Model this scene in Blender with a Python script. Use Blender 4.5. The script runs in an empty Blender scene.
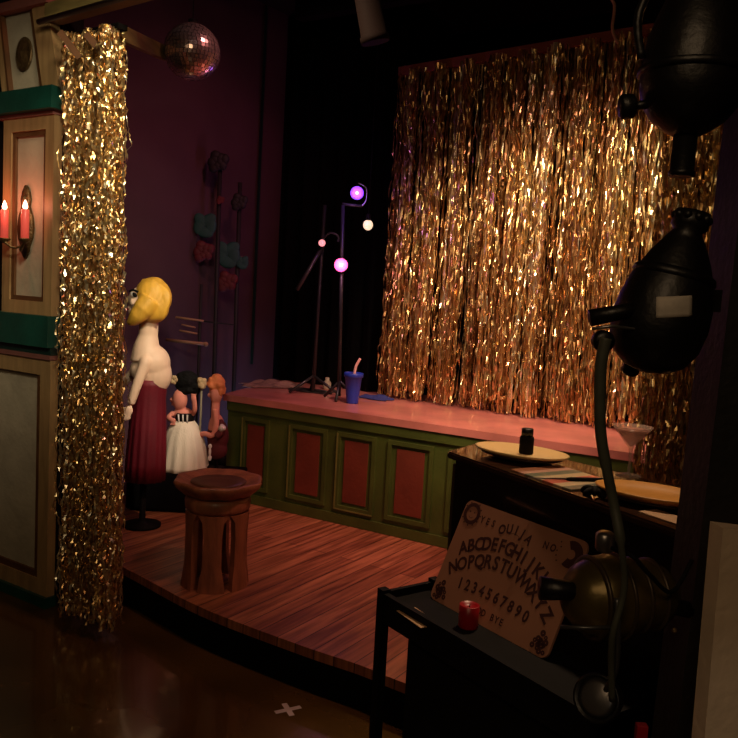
import bpy, bmesh, math, random
from mathutils import Vector, Matrix, Euler
PI = math.pi
C = bpy.context.scene.collection
sc = bpy.context.scene

# ------------------------------------------------------------------ camera
FPX = 800.0
TH, PH = math.radians(5.5), math.radians(3.2)
CAM = Vector((0, 0, 1.29))
Fw = Vector((0, math.cos(TH), -math.sin(TH)))
R0 = Vector((1, 0, 0))
U0 = Vector((0, math.sin(TH), math.cos(TH)))
I = math.cos(PH) * R0 + math.sin(PH) * U0
J = -math.sin(PH) * R0 + math.cos(PH) * U0
cd = bpy.data.cameras.new('camera')
cam = bpy.data.objects.new('camera', cd)
C.objects.link(cam)
M3 = Matrix((I, J, -Fw)).transposed()
cam.matrix_world = Matrix.Translation(CAM) @ M3.to_4x4()
cd.sensor_width = 36
cd.lens = FPX / 738 * 36
cd.clip_start = 0.02
sc.camera = cam
sc.view_settings.view_transform = 'Standard'
sc.view_settings.look = 'None'
sc.view_settings.gamma = 1
sc.view_settings.exposure = 0
sc.view_settings.use_curve_mapping = False

def ray(x, y):
    return Fw + (x - 369) / FPX * I - (y - 369) / FPX * J
def at(x, y, Y):                       # the point of a pixel at depth Y
    d = ray(x, y); return CAM + d * (Y / d.y)
def atz(x, y, z):
    d = ray(x, y); return CAM + d * ((z - CAM.z) / d.z)
def onp(x, y, p, u):                   # on the upright plane through p along u
    n = Vector((-u[1], u[0], 0)); d = ray(x, y)
    return CAM + d * (n.dot(Vector((p[0], p[1], 0))) / n.dot(d))

# ------------------------------------------------------------------ materials
def mat(name, col, rough=.6, metal=0, noise=0, nscale=20, bump=0, bscale=60, spec=.5, coat=0, col2=None, stretch=(1, 1, 1), emit=None, estr=0, trans=0, sheen=0, alpha=1):
    m = bpy.data.materials.new(name); m.use_nodes = True
    nt = m.node_tree; b = nt.nodes['Principled BSDF']
    b.inputs['Base Color'].default_value = (*col, 1)
    b.inputs['Roughness'].default_value = rough
    b.inputs['Metallic'].default_value = metal
    b.inputs['Specular IOR Level'].default_value = spec
    b.inputs['Coat Weight'].default_value = coat
    b.inputs['Transmission Weight'].default_value = trans
    b.inputs['Sheen Weight'].default_value = sheen
    if emit:
        b.inputs['Emission Color'].default_value = (*emit, 1)
        b.inputs['Emission Strength'].default_value = estr
    tc = nt.nodes.new('ShaderNodeTexCoord'); mp = nt.nodes.new('ShaderNodeMapping')
    mp.inputs['Scale'].default_value = stretch
    nt.links.new(tc.outputs['Object'], mp.inputs[0])
    if noise or col2:
        n = nt.nodes.new('ShaderNodeTexNoise'); n.inputs['Scale'].default_value = nscale; n.inputs['Detail'].default_value = 5
        nt.links.new(mp.outputs[0], n.inputs[0])
        r = nt.nodes.new('ShaderNodeValToRGB')
        c2 = col2 or tuple(c * (1 - noise) for c in col)
        r.color_ramp.elements[0].position = .35; r.color_ramp.elements[1].position = .68
        r.color_ramp.elements[0].color = (*c2, 1); r.color_ramp.elements[1].color = (*col, 1)
        nt.links.new(n.outputs['Fac'], r.inputs[0]); nt.links.new(r.outputs[0], b.inputs['Base Color'])
    if bump:
        n2 = nt.nodes.new('ShaderNodeTexNoise'); n2.inputs['Scale'].default_value = bscale; n2.inputs['Detail'].default_value = 4
        nt.links.new(mp.outputs[0], n2.inputs[0])
        bp = nt.nodes.new('ShaderNodeBump'); bp.inputs['Strength'].default_value = bump; bp.inputs['Distance'].default_value = .01
        nt.links.new(n2.outputs['Fac'], bp.inputs['Height']); nt.links.new(bp.outputs[0], b.inputs['Normal'])
    return m

def tinsel_mat():
    m = bpy.data.materials.new('gold_tinsel'); m.use_nodes = True
    nt = m.node_tree; b = nt.nodes['Principled BSDF']
    b.inputs['Metallic'].default_value = .92; b.inputs['Roughness'].default_value = .29
    a = nt.nodes.new('ShaderNodeAttribute'); a.attribute_name = 'foil'
    r = nt.nodes.new('ShaderNodeValToRGB'); e = r.color_ramp.elements
    e[0].position = 0; e[0].color = (.16, .075, .03, 1)
    e[1].position = 1; e[1].color = (1, .93, .72, 1)
    x = e.new(.3); x.color = (.72, .42, .17, 1)
    x = e.new(.65); x.color = (.98, .74, .33, 1)
    nt.links.new(a.outputs['Fac'], r.inputs[0]); nt.links.new(r.outputs[0], b.inputs['Base Color'])
    return m

def plank_mat(name, ang, c1, c2, dark, width=.075):
    m = bpy.data.materials.new(name); m.use_nodes = True
    nt = m.node_tree; b = nt.nodes['Principled BSDF']; N = nt.nodes.new; L = nt.links.new
    tc = N('ShaderNodeTexCoord'); mp = N('ShaderNodeMapping'); mp.inputs['Rotation'].default_value = (0, 0, -ang)
    L(tc.outputs['Object'], mp.inputs[0])
    br = N('ShaderNodeTexBrick'); br.inputs['Scale'].default_value = 1
    br.inputs['Brick Width'].default_value = 1.7; br.inputs['Row Height'].default_value = width
    br.inputs['Mortar Size'].default_value = .0022; br.inputs['Mortar Smooth'].default_value = .3
    br.inputs['Color1'].default_value = (*c1, 1); br.inputs['Color2'].default_value = (*c2, 1); br.inputs['Mortar'].default_value = (*dark, 1)
    br.offset = .37
    L(mp.outputs[0], br.inputs[0])
    m2 = N('ShaderNodeMapping'); m2.inputs['Scale'].default_value = (2.2, 30, 1); L(mp.outputs[0], m2.inputs[0])
    n = N('ShaderNodeTexNoise'); n.inputs['Scale'].default_value = 1.6; n.inputs['Detail'].default_value = 6; L(m2.outputs[0], n.inputs[0])
    r = N('ShaderNodeValToRGB'); r.color_ramp.elements[0].position = .33; r.color_ramp.elements[1].position = .65
    r.color_ramp.elements[0].color = (.38, .3, .28, 1); r.color_ramp.elements[1].color = (1, 1, 1, 1); L(n.outputs['Fac'], r.inputs[0])
    mx = N('ShaderNodeMix'); mx.data_type = 'RGBA'; mx.blend_type = 'MULTIPLY'; mx.inputs[0].default_value = 1
    L(br.outputs['Color'], mx.inputs[6]); L(r.outputs[0], mx.inputs[7]); L(mx.outputs[2], b.inputs['Base Color'])
    bp = N('ShaderNodeBump'); bp.inputs['Strength'].default_value = .3; bp.inputs['Distance'].default_value = .004
    L(br.outputs['Fac'], bp.inputs['Height']); bp.invert = True; L(bp.outputs[0], b.inputs['Normal'])
    b.inputs['Roughness'].default_value = .42
    return m

M = {}
M['tinsel'] = tinsel_mat()
M['tape'] = mat('red_brown_header_tape', (.22, .05, .03), .8, bump=.3)
M['green'] = mat('olive_green_paint', (.082, .115, .018), .5, noise=.35, nscale=6, bump=.15, coat=.1)
M['palegreen'] = mat('pale_green_edge', (.22, .22, .05), .5, noise=.4, nscale=9)
M['redp'] = mat('brick_red_paint', (.20, .036, .016), .6, noise=.25, nscale=8, bump=.15)
M['pink_top'] = mat('red_lacquered_platform_top', (.66, .235, .19), .36, noise=.35, nscale=5, bump=.08, coat=.35)
M['stage'] = plank_mat('red_brown_boards', math.atan2(.84, .54), (.50, .19, .085), (.33, .11, .05), (.03, .008, .004))
M['black'] = mat('matt_black', (.006, .005, .005), .75, noise=.4, nscale=12, spec=.15)
M['blackgloss'] = mat('black_lacquer', (.010, .006, .005), .25, noise=.3, nscale=8, coat=.3)
M['velvet'] = mat('black_drape', (.0025, .002, .0025), .95, bump=.3, bscale=30, spec=.1)
M['floor'] = mat('dark_brown_floor', (.10, .054, .012), .17, noise=.45, nscale=3, bump=.12, bscale=8, coat=.25)
M['ceil'] = mat('black_ceiling', (.014, .008, .006), .9, noise=.4, nscale=4)
M['plum'] = mat('plum_wall_paint', (.085, .034, .050), .75, noise=.3, nscale=2.2, bump=.15, bscale=14)
M['teal'] = mat('teal_green_paint', (.006, .072, .05), .4, noise=.4, nscale=9, coat=.2, bump=.1)
M['darkteal'] = mat('dark_teal_paint', (.004, .026, .020), .5, noise=.3, nscale=9)
M['tan'] = mat('tan_gilt_wood', (.40, .25, .105), .5, noise=.3, nscale=9, stretch=(4, 4, .6), bump=.15)
M['brownmould'] = mat('brown_moulding', (.12, .05, .016), .5, noise=.3, nscale=12)
M['panel'] = mat('cream_plaster_panel', (.46, .40, .28), .75, noise=.22, nscale=7, bump=.25, bscale=35)
M['rose'] = mat('dull_rose_paint', (.24, .09, .07), .6, noise=.2)
M['oldgold'] = mat('aged_brass', (.20, .125, .05), .42, .7, noise=.6, nscale=30, bump=.6, bscale=70)
M['darklantern'] = mat('dark_brown_lantern', (.009, .004, .003), .8, spec=.1)
M['candle'] = mat('red_candle_wax', (.62, .10, .09), .4, emit=(1, .10, .06), estr=.35)
M['flame'] = mat('candle_bulb_glow', (1, .6, .4), .4, emit=(1, .42, .25), estr=14)
M['olivebeam'] = mat('olive_painted_beam', (.30, .24, .075), .7, noise=.5, nscale=7, stretch=(.6, .6, 4))
M['greypipe'] = mat('grey_steel_pipe', (.10, .10, .10), .4, .7)
M['skin'] = mat('pale_painted_skin', (.86, .62, .44), .5, noise=.08, nscale=9)
M['lilacskin'] = mat('puppet_skin', (.78, .42, .30), .55, noise=.1)
M['yellow'] = mat('yellow_wig', (.88, .50, .055), .55, noise=.3, nscale=16, bump=.5, bscale=25, stretch=(1, 1, .5))
M['burgundy'] = mat('burgundy_satin', (.15, .003, .014), .6, bump=.2, noise=.25, nscale=7)
M['white'] = mat('white_tulle', (.80, .73, .58), .7, noise=.12, nscale=8, stretch=(3, 3, .4), bump=.3)
M['whitep'] = mat('white_trim', (.75, .72, .68), .6)
M['orange'] = mat('orange_hair', (.85, .26, .09), .7, bump=.6, bscale=50, noise=.2)
M['pinkskin'] = mat('pink_felt_skin', (.75, .27, .20), .7, noise=.15)
M['blackhair'] = mat('black_curls', (.003, .003, .003), .85, bump=1, bscale=50, spec=.2)
M['creamknot'] = mat('cream_yarn', (.52, .38, .20), .8, bump=.8, bscale=60)
M['maroon'] = mat('maroon_cloth', (.09, .008, .012), .8, bump=.3)
M['rod'] = mat('pale_wooden_rod', (.42, .22, .13), .55, noise=.2)
M['greyrod'] = mat('grey_green_rod', (.24, .22, .14), .5)
M['stool'] = mat('reddish_carved_wood', (.38, .13, .06), .48, noise=.5, nscale=7, stretch=(3, 3, .8), bump=.3, bscale=30, coat=.15)
M['stooltop'] = mat('dark_bowl_wood', (.12, .045, .02), .45, noise=.4, nscale=10)
M['blue'] = mat('blue_plastic', (.015, .04, .40), .35, noise=.1)
M['bluecloth'] = mat('blue_cloth', (.02, .03, .16), .8, bump=.4)
M['straw'] = mat('pink_striped_straw', (.85, .45, .42), .4)
M['stripcloth'] = mat('pale_crumpled_cloth', (.40, .25, .20), .8, noise=.5, nscale=14, bump=.5)
M['steel'] = mat('dark_steel_stand', (.045, .045, .05), .4, .5)
M['chrome'] = mat('dull_chrome', (.35, .33, .32), .3, .9)
M['lamp'] = mat('black_lamp_housing', (.006, .005, .005), .42, noise=.4, nscale=14, bump=.15)
M['olive'] = mat('bronze_olive_lamp_housing', (.16, .115, .035), .36, .55, noise=.5, nscale=10, bump=.25, bscale=20)
M['ribolive'] = mat('dark_bronze_ribs', (.06, .04, .02), .4, .4)
M['sticker'] = mat('worn_grey_label', (.60, .54, .46), .7, noise=.35, nscale=40)
M['ink'] = mat('dark_ink', (.055, .012, .010), .7)
M['cable'] = mat('grey_green_rubber_cable', (.075, .08, .055), .6, noise=.3, nscale=30)
M['board'] = mat('tan_printed_board', (.42, .19, .115), .5, noise=.16, nscale=6, coat=.1)
M['drink'] = mat('pink_drink', (.80, .36, .27), .3)
M['drink'].node_tree.nodes['Principled BSDF'].inputs['Alpha'].default_value = .6
M['redwax'] = mat('red_votive', (.35, .006, .012), .35, noise=.2)
M['plate'] = mat('cream_ceramic', (.82, .60, .26), .35, coat=.3)
M['plateunder'] = mat('dark_tray_base', (.03, .014, .008), .4)
M['yellowtray'] = mat('amber_yellow_tray', (.62, .27, .035), .4, noise=.2)
M['paper'] = mat('tan_paper', (.55, .33, .17), .7, noise=.2)
M['tabletop'] = mat('dark_polished_wood_top', (.050, .020, .010), .18, noise=.5, nscale=6, coat=.6, stretch=(1, 6, 1))
M['endwood'] = mat('brown_wood_side', (.055, .022, .012), .5, noise=.4, nscale=9)
M['post'] = mat('black_painted_post', (.014, .011, .008), .6, noise=.5, nscale=6, bump=.2)
M['creamboard'] = mat('cream_painted_board', (.80, .62, .44), .7, noise=.18, nscale=6, bump=.2)
M['tapew'] = mat('white_gaffer_tape', (.62, .52, .48), .7, noise=.2)
M['glass'] = mat('clear_glass', (.85, .62, .52), .1)
M['glass'].node_tree.nodes['Principled BSDF'].inputs['Alpha'].default_value = .28
M['stem'] = mat('black_painted_stem', (.010, .006, .010), .7)
M['leaf'] = mat('dark_teal_leaves', (.012, .07, .07), .7, noise=.3)
M['rosered'] = mat('dark_red_petals', (.11, .006, .014), .7, noise=.3)
M['mirror'] = mat('mirror_tiles', (.85, .68, .66), .22, .85)
M['grout'] = mat('ball_core', (.05, .03, .03), .7)

# ------------------------------------------------------------------ builders
def link(name, me, m=None, parent=None, smooth=False):
    o = bpy.data.objects.new(name, me); C.objects.link(o)
    if m is not None and not me.materials: me.materials.append(m)
    if smooth:
        for p in me.polygons: p.use_smooth = True
    if parent: o.parent = parent
    return o
def obj(name, bm, m, parent=None, smooth=False, loc=None, rot=None):
    me = bpy.data.meshes.new(name); bmesh.ops.recalc_face_normals(bm, faces=bm.faces); bm.to_mesh(me); bm.free()
    o = link(name, me, m, parent, smooth)
    if loc is not None: o.location = loc
    if rot is not None: o.rotation_euler = rot
    return o
def tag(o, label=None, cat=None, group=None, kind=None):
    if label: o['label'] = label
    if cat: o['category'] = cat
    if group: o['group'] = group
    if kind: o['kind'] = kind
    return o
def thing(name, label, cat, loc=(0, 0, 0), rotz=0, group=None):
    o = bpy.data.objects.new(name, None); C.objects.link(o)
    o.location = loc; o.rotation_euler = (0, 0, rotz); o.empty_display_size = .05
    return tag(o, label, cat, group)
def nb(): return bmesh.new()
def box(bm, c, s, rz=0, bev=0, M4=None):
    r = bmesh.ops.create_cube(bm, size=1)
    T = Matrix.Translation(Vector(c)) @ Matrix.Rotation(rz, 4, 'Z') @ Matrix.Diagonal((*s, 1))
    if M4 is not None: T = M4 @ T
    bmesh.ops.transform(bm, matrix=T, verts=r['verts'])
    if bev:
        es = list({e for v in r['verts'] for e in v.link_edges})
        bmesh.ops.bevel(bm, geom=es, offset=bev, segments=2, affect='EDGES', profile=.6)
def hexa(bm, front, back):             # two quads (same winding) joined to a solid
    a = [bm.verts.new(p) for p in front]; b = [bm.verts.new(p) for p in back]
    n = len(a)
    bm.faces.new(a); bm.faces.new(b[::-1])
    for i in range(n): bm.faces.new((a[i], b[i], b[(i + 1) % n], a[(i + 1) % n]))
def tube(bm, pts, r, seg=10, cap=True):
    pts = [Vector(p) for p in pts]; n = len(pts)
    rs = r if isinstance(r, (list, tuple)) else [r] * n
    rings = []; prev = None
    for i, p in enumerate(pts):
        t = (pts[min(i + 1, n - 1)] - pts[max(i - 1, 0)]).normalized()
        ref = prev if prev is not None else (Vector((0, 0, 1)) if abs(t.z) < .9 else Vector((1, 0, 0)))
        a = (ref - t * ref.dot(t)).normalized(); b = t.cross(a); prev = a
        rings.append([bm.verts.new(p + (a * math.cos(q) + b * math.sin(q)) * rs[i]) for q in [2 * PI * k / seg for k in range(seg)]])
    for i in range(n - 1):
        for k in range(seg):
            bm.faces.new((rings[i][k], rings[i][(k + 1) % seg], rings[i + 1][(k + 1) % seg], rings[i + 1][k]))
    if cap: bm.faces.new(rings[0][::-1]); bm.faces.new(rings[-1])
def lathe(bm, prof, seg=32, M4=None, wob=None):
    rings = []; vs = []
    for (r, z) in prof:
        ring = []
        for k in range(seg):
            q = 2 * PI * k / seg; rr = max(r, 1e-4) * (wob(q, z) if wob else 1)
            v = bm.verts.new((rr * math.cos(q), rr * math.sin(q), z)); ring.append(v); vs.append(v)
        rings.append(ring)
    for i in range(len(rings) - 1):
        for k in range(seg):
            bm.faces.new((rings[i][k], rings[i][(k + 1) % seg], rings[i + 1][(k + 1) % seg], rings[i + 1][k]))
    bm.faces.new(rings[0][::-1]); bm.faces.new(rings[-1])
    if M4 is not None: bmesh.ops.transform(bm, matrix=M4, verts=vs)
def ell(bm, c, r, rot=None, u=20, v=12):
    q = bmesh.ops.create_uvsphere(bm, u_segments=u, v_segments=v, radius=1)
    T = Matrix.Translation(Vector(c)) @ (Euler(rot).to_matrix().to_4x4() if rot else Matrix()) @ Matrix.Diagonal((*r, 1))
    bmesh.ops.transform(bm, matrix=T, verts=q['verts'])
def axis_m(p, d, roll=0):              # local Z along d at p
    return Matrix.Translation(Vector(p)) @ Vector(d).normalized().to_track_quat('Z', 'Y').to_matrix().to_4x4() @ Matrix.Rotation(roll, 4, 'Z')
def catm(P, n=8):
    P = [Vector(p) for p in P]; out = []
    for i in range(len(P) - 1):
        p0, p1, p2, p3 = P[max(i - 1, 0)], P[i], P[i + 1], P[min(i + 2, len(P) - 1)]
        for k in range(n):
            t = k / n
            out.append(.5 * (2 * p1 + (p2 - p0) * t + (2 * p0 - 5 * p1 + 4 * p2 - p3) * t * t + (3 * p1 - p0 - 3 * p2 + p3) * t ** 3))
    out.append(P[-1]); return out
def fused(name, bm, m, parent, voxel=.006, smooth=4):   # one continuous skin out of overlapping shapes
    me = bpy.data.meshes.new(name + '_raw'); bm.to_mesh(me); bm.free()
    o = bpy.data.objects.new(name + '_raw', me); C.objects.link(o)
    r = o.modifiers.new('r', 'REMESH'); r.mode = 'VOXEL'; r.voxel_size = voxel; r.use_smooth_shade = True
    s = o.modifiers.new('s', 'SMOOTH'); s.factor = .5; s.iterations = smooth
    bpy.context.view_layer.update()
    dg = bpy.context.evaluated_depsgraph_get()
    me2 = bpy.data.meshes.new_from_object(o.evaluated_get(dg))
    bpy.data.objects.remove(o); me2.materials.clear(); me2.name = name
    return link(name, me2, m, parent, True)
def struct(name, bm, m, parent=None):
    o = obj(name, bm, m, parent)
    if not parent: o['kind'] = 'structure'
    return o

# the stage's own axes: U runs to the right along the stage, V runs upstage
U = Vector((.84, -.54, 0)).normalized(); V = Vector((.54, .84, 0)).normalized(); Z = Vector((0, 0, 1))
ANG = math.atan2(U.y, U.x)

# ------------------------------------------------------------------ room shell
bm = nb(); box(bm, (0, 3, -.05), (9, 11, .1)); struct('floor', bm, M['floor'])
bm = nb(); box(bm, (0, 3, 2.98), (9, 11, .1)); struct('ceiling', bm, M['ceil'])
W0 = Vector((-.84, 4.67, 0)); WV = Vector((.57, .82, 0)).normalized()
bm = nb(); mid = W0 + WV * -.1
box(bm, (mid.x - .05, mid.y + .03, 1.465), (5.2, .08, 2.93), math.atan2(WV.y, WV.x)); struct('wall_left', bm, M['plum'])
bm = nb(); p = W0 + WV * .22; box(bm, (p.x + .002, p.y - .018, 1.465 + .4), (.012, .012, 2.1), math.atan2(WV.y, WV.x)); struct('trim_1', bm, M['darkteal'])
bm = nb(); p = Vector((.6, 5.15, 0)); box(bm, (p.x, p.y, 1.465), (6.4, .08, 2.93), ANG); struct('wall_back', bm, M['black'])
bm = nb(); box(bm, (3.0, 2.0, 1.465), (.08, 9, 2.93)); struct('wall_right', bm, M['black'])
bm = nb(); box(bm, (-.5, -2.3, 1.465), (8, .08, 2.93)); struct('wall_front', bm, M['black'])

# house wall behind the pilaster, left of the stage opening
bm = nb(); p = Vector((-2.42, 4.02, 0)); box(bm, (p.x, p.y, 1.465), (2.0, .06, 2.93), ANG); struct('wall_side', bm, M['darkteal'])

# ------------------------------------------------------------------ stage
front = [(-2.35, 3.95), (-1.6, 3.62), (-1.25, 3.34), (-.92, 3.071), (-.549, 2.73), (-.172, 2.472), (.023, 2.357), (.2, 2.235), (.6, 2.06), (1.1, 1.92), (1.9, 1.85), (2.9, 1.85)]
fr = [Vector((a, b, 0)) for a, b in front]
fr = catm(fr, 6)
back = [Vector((2.9, 5.2, 0)), Vector((-.3, 5.35, 0)), Vector((-1.75, 3.97, 0))]
bm = nb()
poly = fr + back
def slab(bm, poly, z0, z1):
    a = [bm.verts.new((p.x, p.y, z1)) for p in poly]; b = [bm.verts.new((p.x, p.y, z0)) for p in poly]
    bm.faces.new(a); bm.faces.new(b[::-1]); n = len(poly)
    for i in range(n): bm.faces.new((a[i], b[i], b[(i + 1) % n], a[(i + 1) % n]))
slab(bm, poly, .118, .15)
st = struct('stage_floor', bm, M['stage']); st['kind'] = 'structure'
bm = nb()
inset = [p + Vector((.54, .84, 0)) * .008 for p in fr] + back
slab(bm, inset, 0, .117)
r_ = struct('stage_riser', bm, M['velvet']); r_['kind'] = 'structure'

# ------------------------------------------------------------------ green panelled platform
PA = Vector((-.735, 4.205, 0)); PB = Vector((.395, 3.553, 0))
PU = (PB - PA).normalized(); PV = Vector((-PU.y, PU.x, 0)); ZT = .71
pf = thing('panelled_platform', 'long green panelled platform with brick red panels and a glossy red top', 'platform', (PA.x, PA.y, .15))
LEN = 3.0
def pp(s, d, z): return PA + PU * s + PV * d + Z * z
def rel(o):                              # keep world place although the parent is moved
    o.parent and setattr(o, 'location', o.location - o.parent.location)
    return o
bm = nb(); hexa(bm, [pp(-.0, 0, .152), pp(LEN, 0, .152), pp(LEN, 0, .675), pp(0, 0, .675)], [pp(0, .95, .152), pp(LEN, .75, .152), pp(LEN, .75, .675), pp(0, .95, .675)])
rel(obj('body', bm, M['green'], pf))
bm = nb(); hexa(bm, [pp(-.02, -.02, .676), pp(LEN, -.02, .676), pp(LEN, -.02, ZT), pp(-.02, -.02, ZT)], [pp(-.30, .95, .676), pp(LEN, .8, .676), pp(LEN, .8, ZT), pp(-.30, .95, ZT)])
rel(obj('platform_top', bm, M['pink_top'], pf))
bm = nb(); hexa(bm, [pp(-.0, -.012, .152), pp(LEN, -.012, .152), pp(LEN, -.012, .20), pp(0, -.012, .20)], [pp(0, -.0005, .152), pp(LEN, -.0005, .152), pp(LEN, -.0005, .20), pp(0, -.0005, .20)])
rel(obj('kickboard', bm, M['green'], pf))
bm = nb(); hexa(bm, [pp(-.0, -.012, .628), pp(LEN, -.012, .628), pp(LEN, -.012, .675), pp(0, -.012, .675)], [pp(0, -.0005, .628), pp(LEN, -.0005, .628), pp(LEN, -.0005, .675), pp(0, -.0005, .675)])
rel(obj('top_rail', bm, M['green'], pf))
def spos(px): q = onp(px, 480, PA, PU); return (q - PA).dot(PU)
def frame_bm(bm, s0, s1, z0, z1, w, d0, d1):
    for (a, b, c, e) in ((s0, s1, z0, z0 + w), (s0, s1, z1 - w, z1), (s0, s0 + w, z0 + w, z1 - w), (s1 - w, s1, z0 + w, z1 - w)):
        hexa(bm, [pp(a, d0, c), pp(b, d0, c), pp(b, d0, e), pp(a, d0, e)], [pp(a, d1, c), pp(b, d1, c), pp(b, d1, e), pp(a, d1, e)])
pans = [(spos(241), spos(268), 1), (spos(288), spos(326), 1), (spos(336), spos(375), 1), (spos(387), spos(433), 0)]
w_ = pans[-1][1] - pans[-1][0]
s_ = pans[-1][1]
for k in range(6): pans.append((s_ + .075, s_ + .075 + w_, 0)); s_ += .075 + w_
for k, (s0, s1, worn) in enumerate(pans):
    bm = nb(); frame_bm(bm, s0, s1, .225, .605, .02, -.013, -.0005)
    f_ = rel(obj('panel_frame', bm, M['green'], pf))
    bm = nb(); mg = (s1 - s0) * .2; hexa(bm, [pp(s0 + mg, -.006, .262), pp(s1 - mg, -.006, .262), pp(s1 - mg, -.006, .568), pp(s0 + mg, -.006, .568)], [pp(s0 + mg, -.0005, .262), pp(s1 - mg, -.0005, .262), pp(s1 - mg, -.0005, .568), pp(s0 + mg, -.0005, .568)])
    rel(obj('red_panel', bm, M['redp'], pf))
    bm = nb()
    if worn:  # paler strip along the frame's left edge, once along the bottom too
        hexa(bm, [pp(s0 + .001, -.0155, .23), pp(s0 + .008, -.0155, .23), pp(s0 + .008, -.0155, .60), pp(s0 + .001, -.0155, .60)], [pp(s0 + .001, -.0132, .23), pp(s0 + .008, -.0132, .23), pp(s0 + .008, -.0132, .60), pp(s0 + .001, -.0132, .60)])
        if k == 2: hexa(bm, [pp(s0 + .001, -.0155, .222), pp(s1, -.0155, .222), pp(s1, -.0155, .229), pp(s0 + .001, -.0155, .229)], [pp(s0 + .001, -.0132, .222), pp(s1, -.0132, .222), pp(s1, -.0132, .229), pp(s0 + .001, -.0132, .229)])
        rel(obj('pale_edge', bm, M['palegreen'], pf))
    else: bm.free()

# ------------------------------------------------------------------ tinsel curtains
def tinsel(p0, p1, ztop, zbot, n, w, seed, depth=.05, pleats=8, pamp=.02, seg=(.010, .045), flare=0, ztop1=None, ragged=.03, tw=.75, jit=.0026, clump=0, own=.45, dark=0, lean=0, gap=0):
    rnd = random.Random(seed); p0 = Vector((p0[0], p0[1], 0)); p1 = Vector((p1[0], p1[1], 0)); u = (p1 - p0); Lg = u.length; u.normalize(); nn = Vector((-u.y, u.x, 0))
    verts = []; faces = []; vals = []
    ztop1 = ztop if ztop1 is None else ztop1
    nz = int((ztop - zbot) / .014) + 12; G = []
    for g in range(max(clump, 1)):
        a = rnd.uniform(0, 2 * PI); row = []
        for q in range(nz): a += rnd.gauss(0, .38); row.append(a)
        G.append((row, rnd.random() ** 1.3, rnd.gauss(0, .012)))
    for i in range(n):
        f = rnd.random()
        if gap and abs(f - gap) < .028: continue
        s = f * Lg; gi = min(int(f * clump), max(clump - 1, 0)); grow, gsh, gdr = G[gi]
        if clump: f = (gi + .5 + (f * clump - gi - .5) * .72) / clump; s = f * Lg
        ph = pleats * 2 * PI * f
        d = pamp * math.sin(ph) + rnd.uniform(-depth, depth) * .5
        ww = w * rnd.uniform(.5, 1.3)
        th = rnd.uniform(0, 2 * PI) if not clump else rnd.gauss(0, own); shade = rnd.random() if not clump else min(1, max(0, gsh * (1 - dark) + rnd.gauss(0, .2)))
        zt = ztop + (ztop1 - ztop) * f; z = zt; zb = zbot + rnd.random() ** 2 * ragged * 3 - .0
        sx = 0; dx = 0; base = None
        drift = rnd.gauss(0, .012) if not clump else gdr + rnd.gauss(0, .005)
        while True:
            fall = (zt - z) / (zt - zbot)
            q = p0 + u * (s + sx + drift * fall + flare * (f - .5) * fall ** 2 + lean * fall) + nn * (d + dx); q.z = z
            tt = th + (grow[min(nz - 1, int((zt - z) / .014))] if clump else 0); c = Vector((math.cos(tt), math.sin(tt), 0)) * ww / 2
            b = len(verts); verts += [tuple(q - c), tuple(q + c)]
            if base is not None:
                faces.append((base, base + 1, b + 1, b)); vals.append(min(1, max(0, shade * .7 + rnd.random() * .42 - .05)))
            base = b
            if z <= zb: break
            z = max(zb, z - rnd.uniform(*seg)); th = th + rnd.gauss(0, tw) if not clump else th * .8 + rnd.gauss(0, own)
            sx = sx * .9 + rnd.gauss(0, jit); dx = dx * .9 + rnd.gauss(0, jit * 1.8)
    me = bpy.data.meshes.new('tinsel_strands'); me.from_pydata(verts, [], faces)
    a = me.attributes.new('foil', 'FLOAT', 'FACE'); a.data.foreach_set('value', vals)
    return me
def curtain(name, label, p0, p1, zt, zb, n, w, seed, **k):
    t = thing(name, label, 'tinsel curtain', (p0[0], p0[1], zb), 0, 'gold tinsel curtains')
    me = tinsel(p0, p1, zt, zb, n, w, seed, **k)
    o = link('tinsel_strands', me, M['tinsel'], t); rel(o); o['kind'] = 'stuff'
    u = Vector((p1[0] - p0[0], p1[1] - p0[1], 0)).normalized(); z1 = k.get('ztop1') or zt
    a = Vector((p0[0], p0[1], zt)) - u * .01; b = Vector((p1[0], p1[1], z1)) + u * .01; nn = Vector((-u.y, u.x, 0)) * .02; h = Z * (.03 if 'backdrop' in name else .012)
    bm = nb(); hexa(bm, [a - nn - h * .5, b - nn - h * .5, b - nn + h, a - nn + h], [a + nn - h * .5, b + nn - h * .5, b + nn + h, a + nn + h])
    rel(obj('header_band', bm, M['tape'] if 'backdrop' in name else M['black'], t))
    return t
c0 = atz(380, 396, ZT)
cu = Vector((.825, -.565, 0)).normalized()
e0 = c0 + cu * .02; e1 = c0 + cu * 2.05
curtain('tinsel_backdrop', 'wide gold tinsel curtain hanging behind the panelled platform', (e0.x, e0.y + .0), (e1.x, e1.y), 2.475, ZT + .006, 1150, .0085, 3, depth=.09, pleats=13, pamp=.035, flare=.05, ztop1=2.54, clump=150, own=.4, dark=.12)
l0 = Vector((-1.135, 2.955, 0)); l1 = Vector((-.902, 2.798, 0))
curtain('tinsel_side_curtain', 'narrow gold tinsel curtain hanging beside the cream pilaster down to the floor', l0, l1, 2.13, .04, 420, .0085, 7, depth=.08, pleats=3, pamp=.03, flare=.0, lean=.055, gap=.55, seg=(.006, .016), tw=1.1, jit=.0022)
q0 = at(643, 400, 2.2); q1 = q0 + U * .40
curtain('tinsel_side_curtain', 'narrow gold tinsel curtain behind the black lamps on the right', (q0.x, q0.y), (q1.x, q1.y), 2.2, .2, 400, .0075, 11, depth=.07, pleats=3, pamp=.03, seg=(.008, .025), tw=.9)

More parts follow.
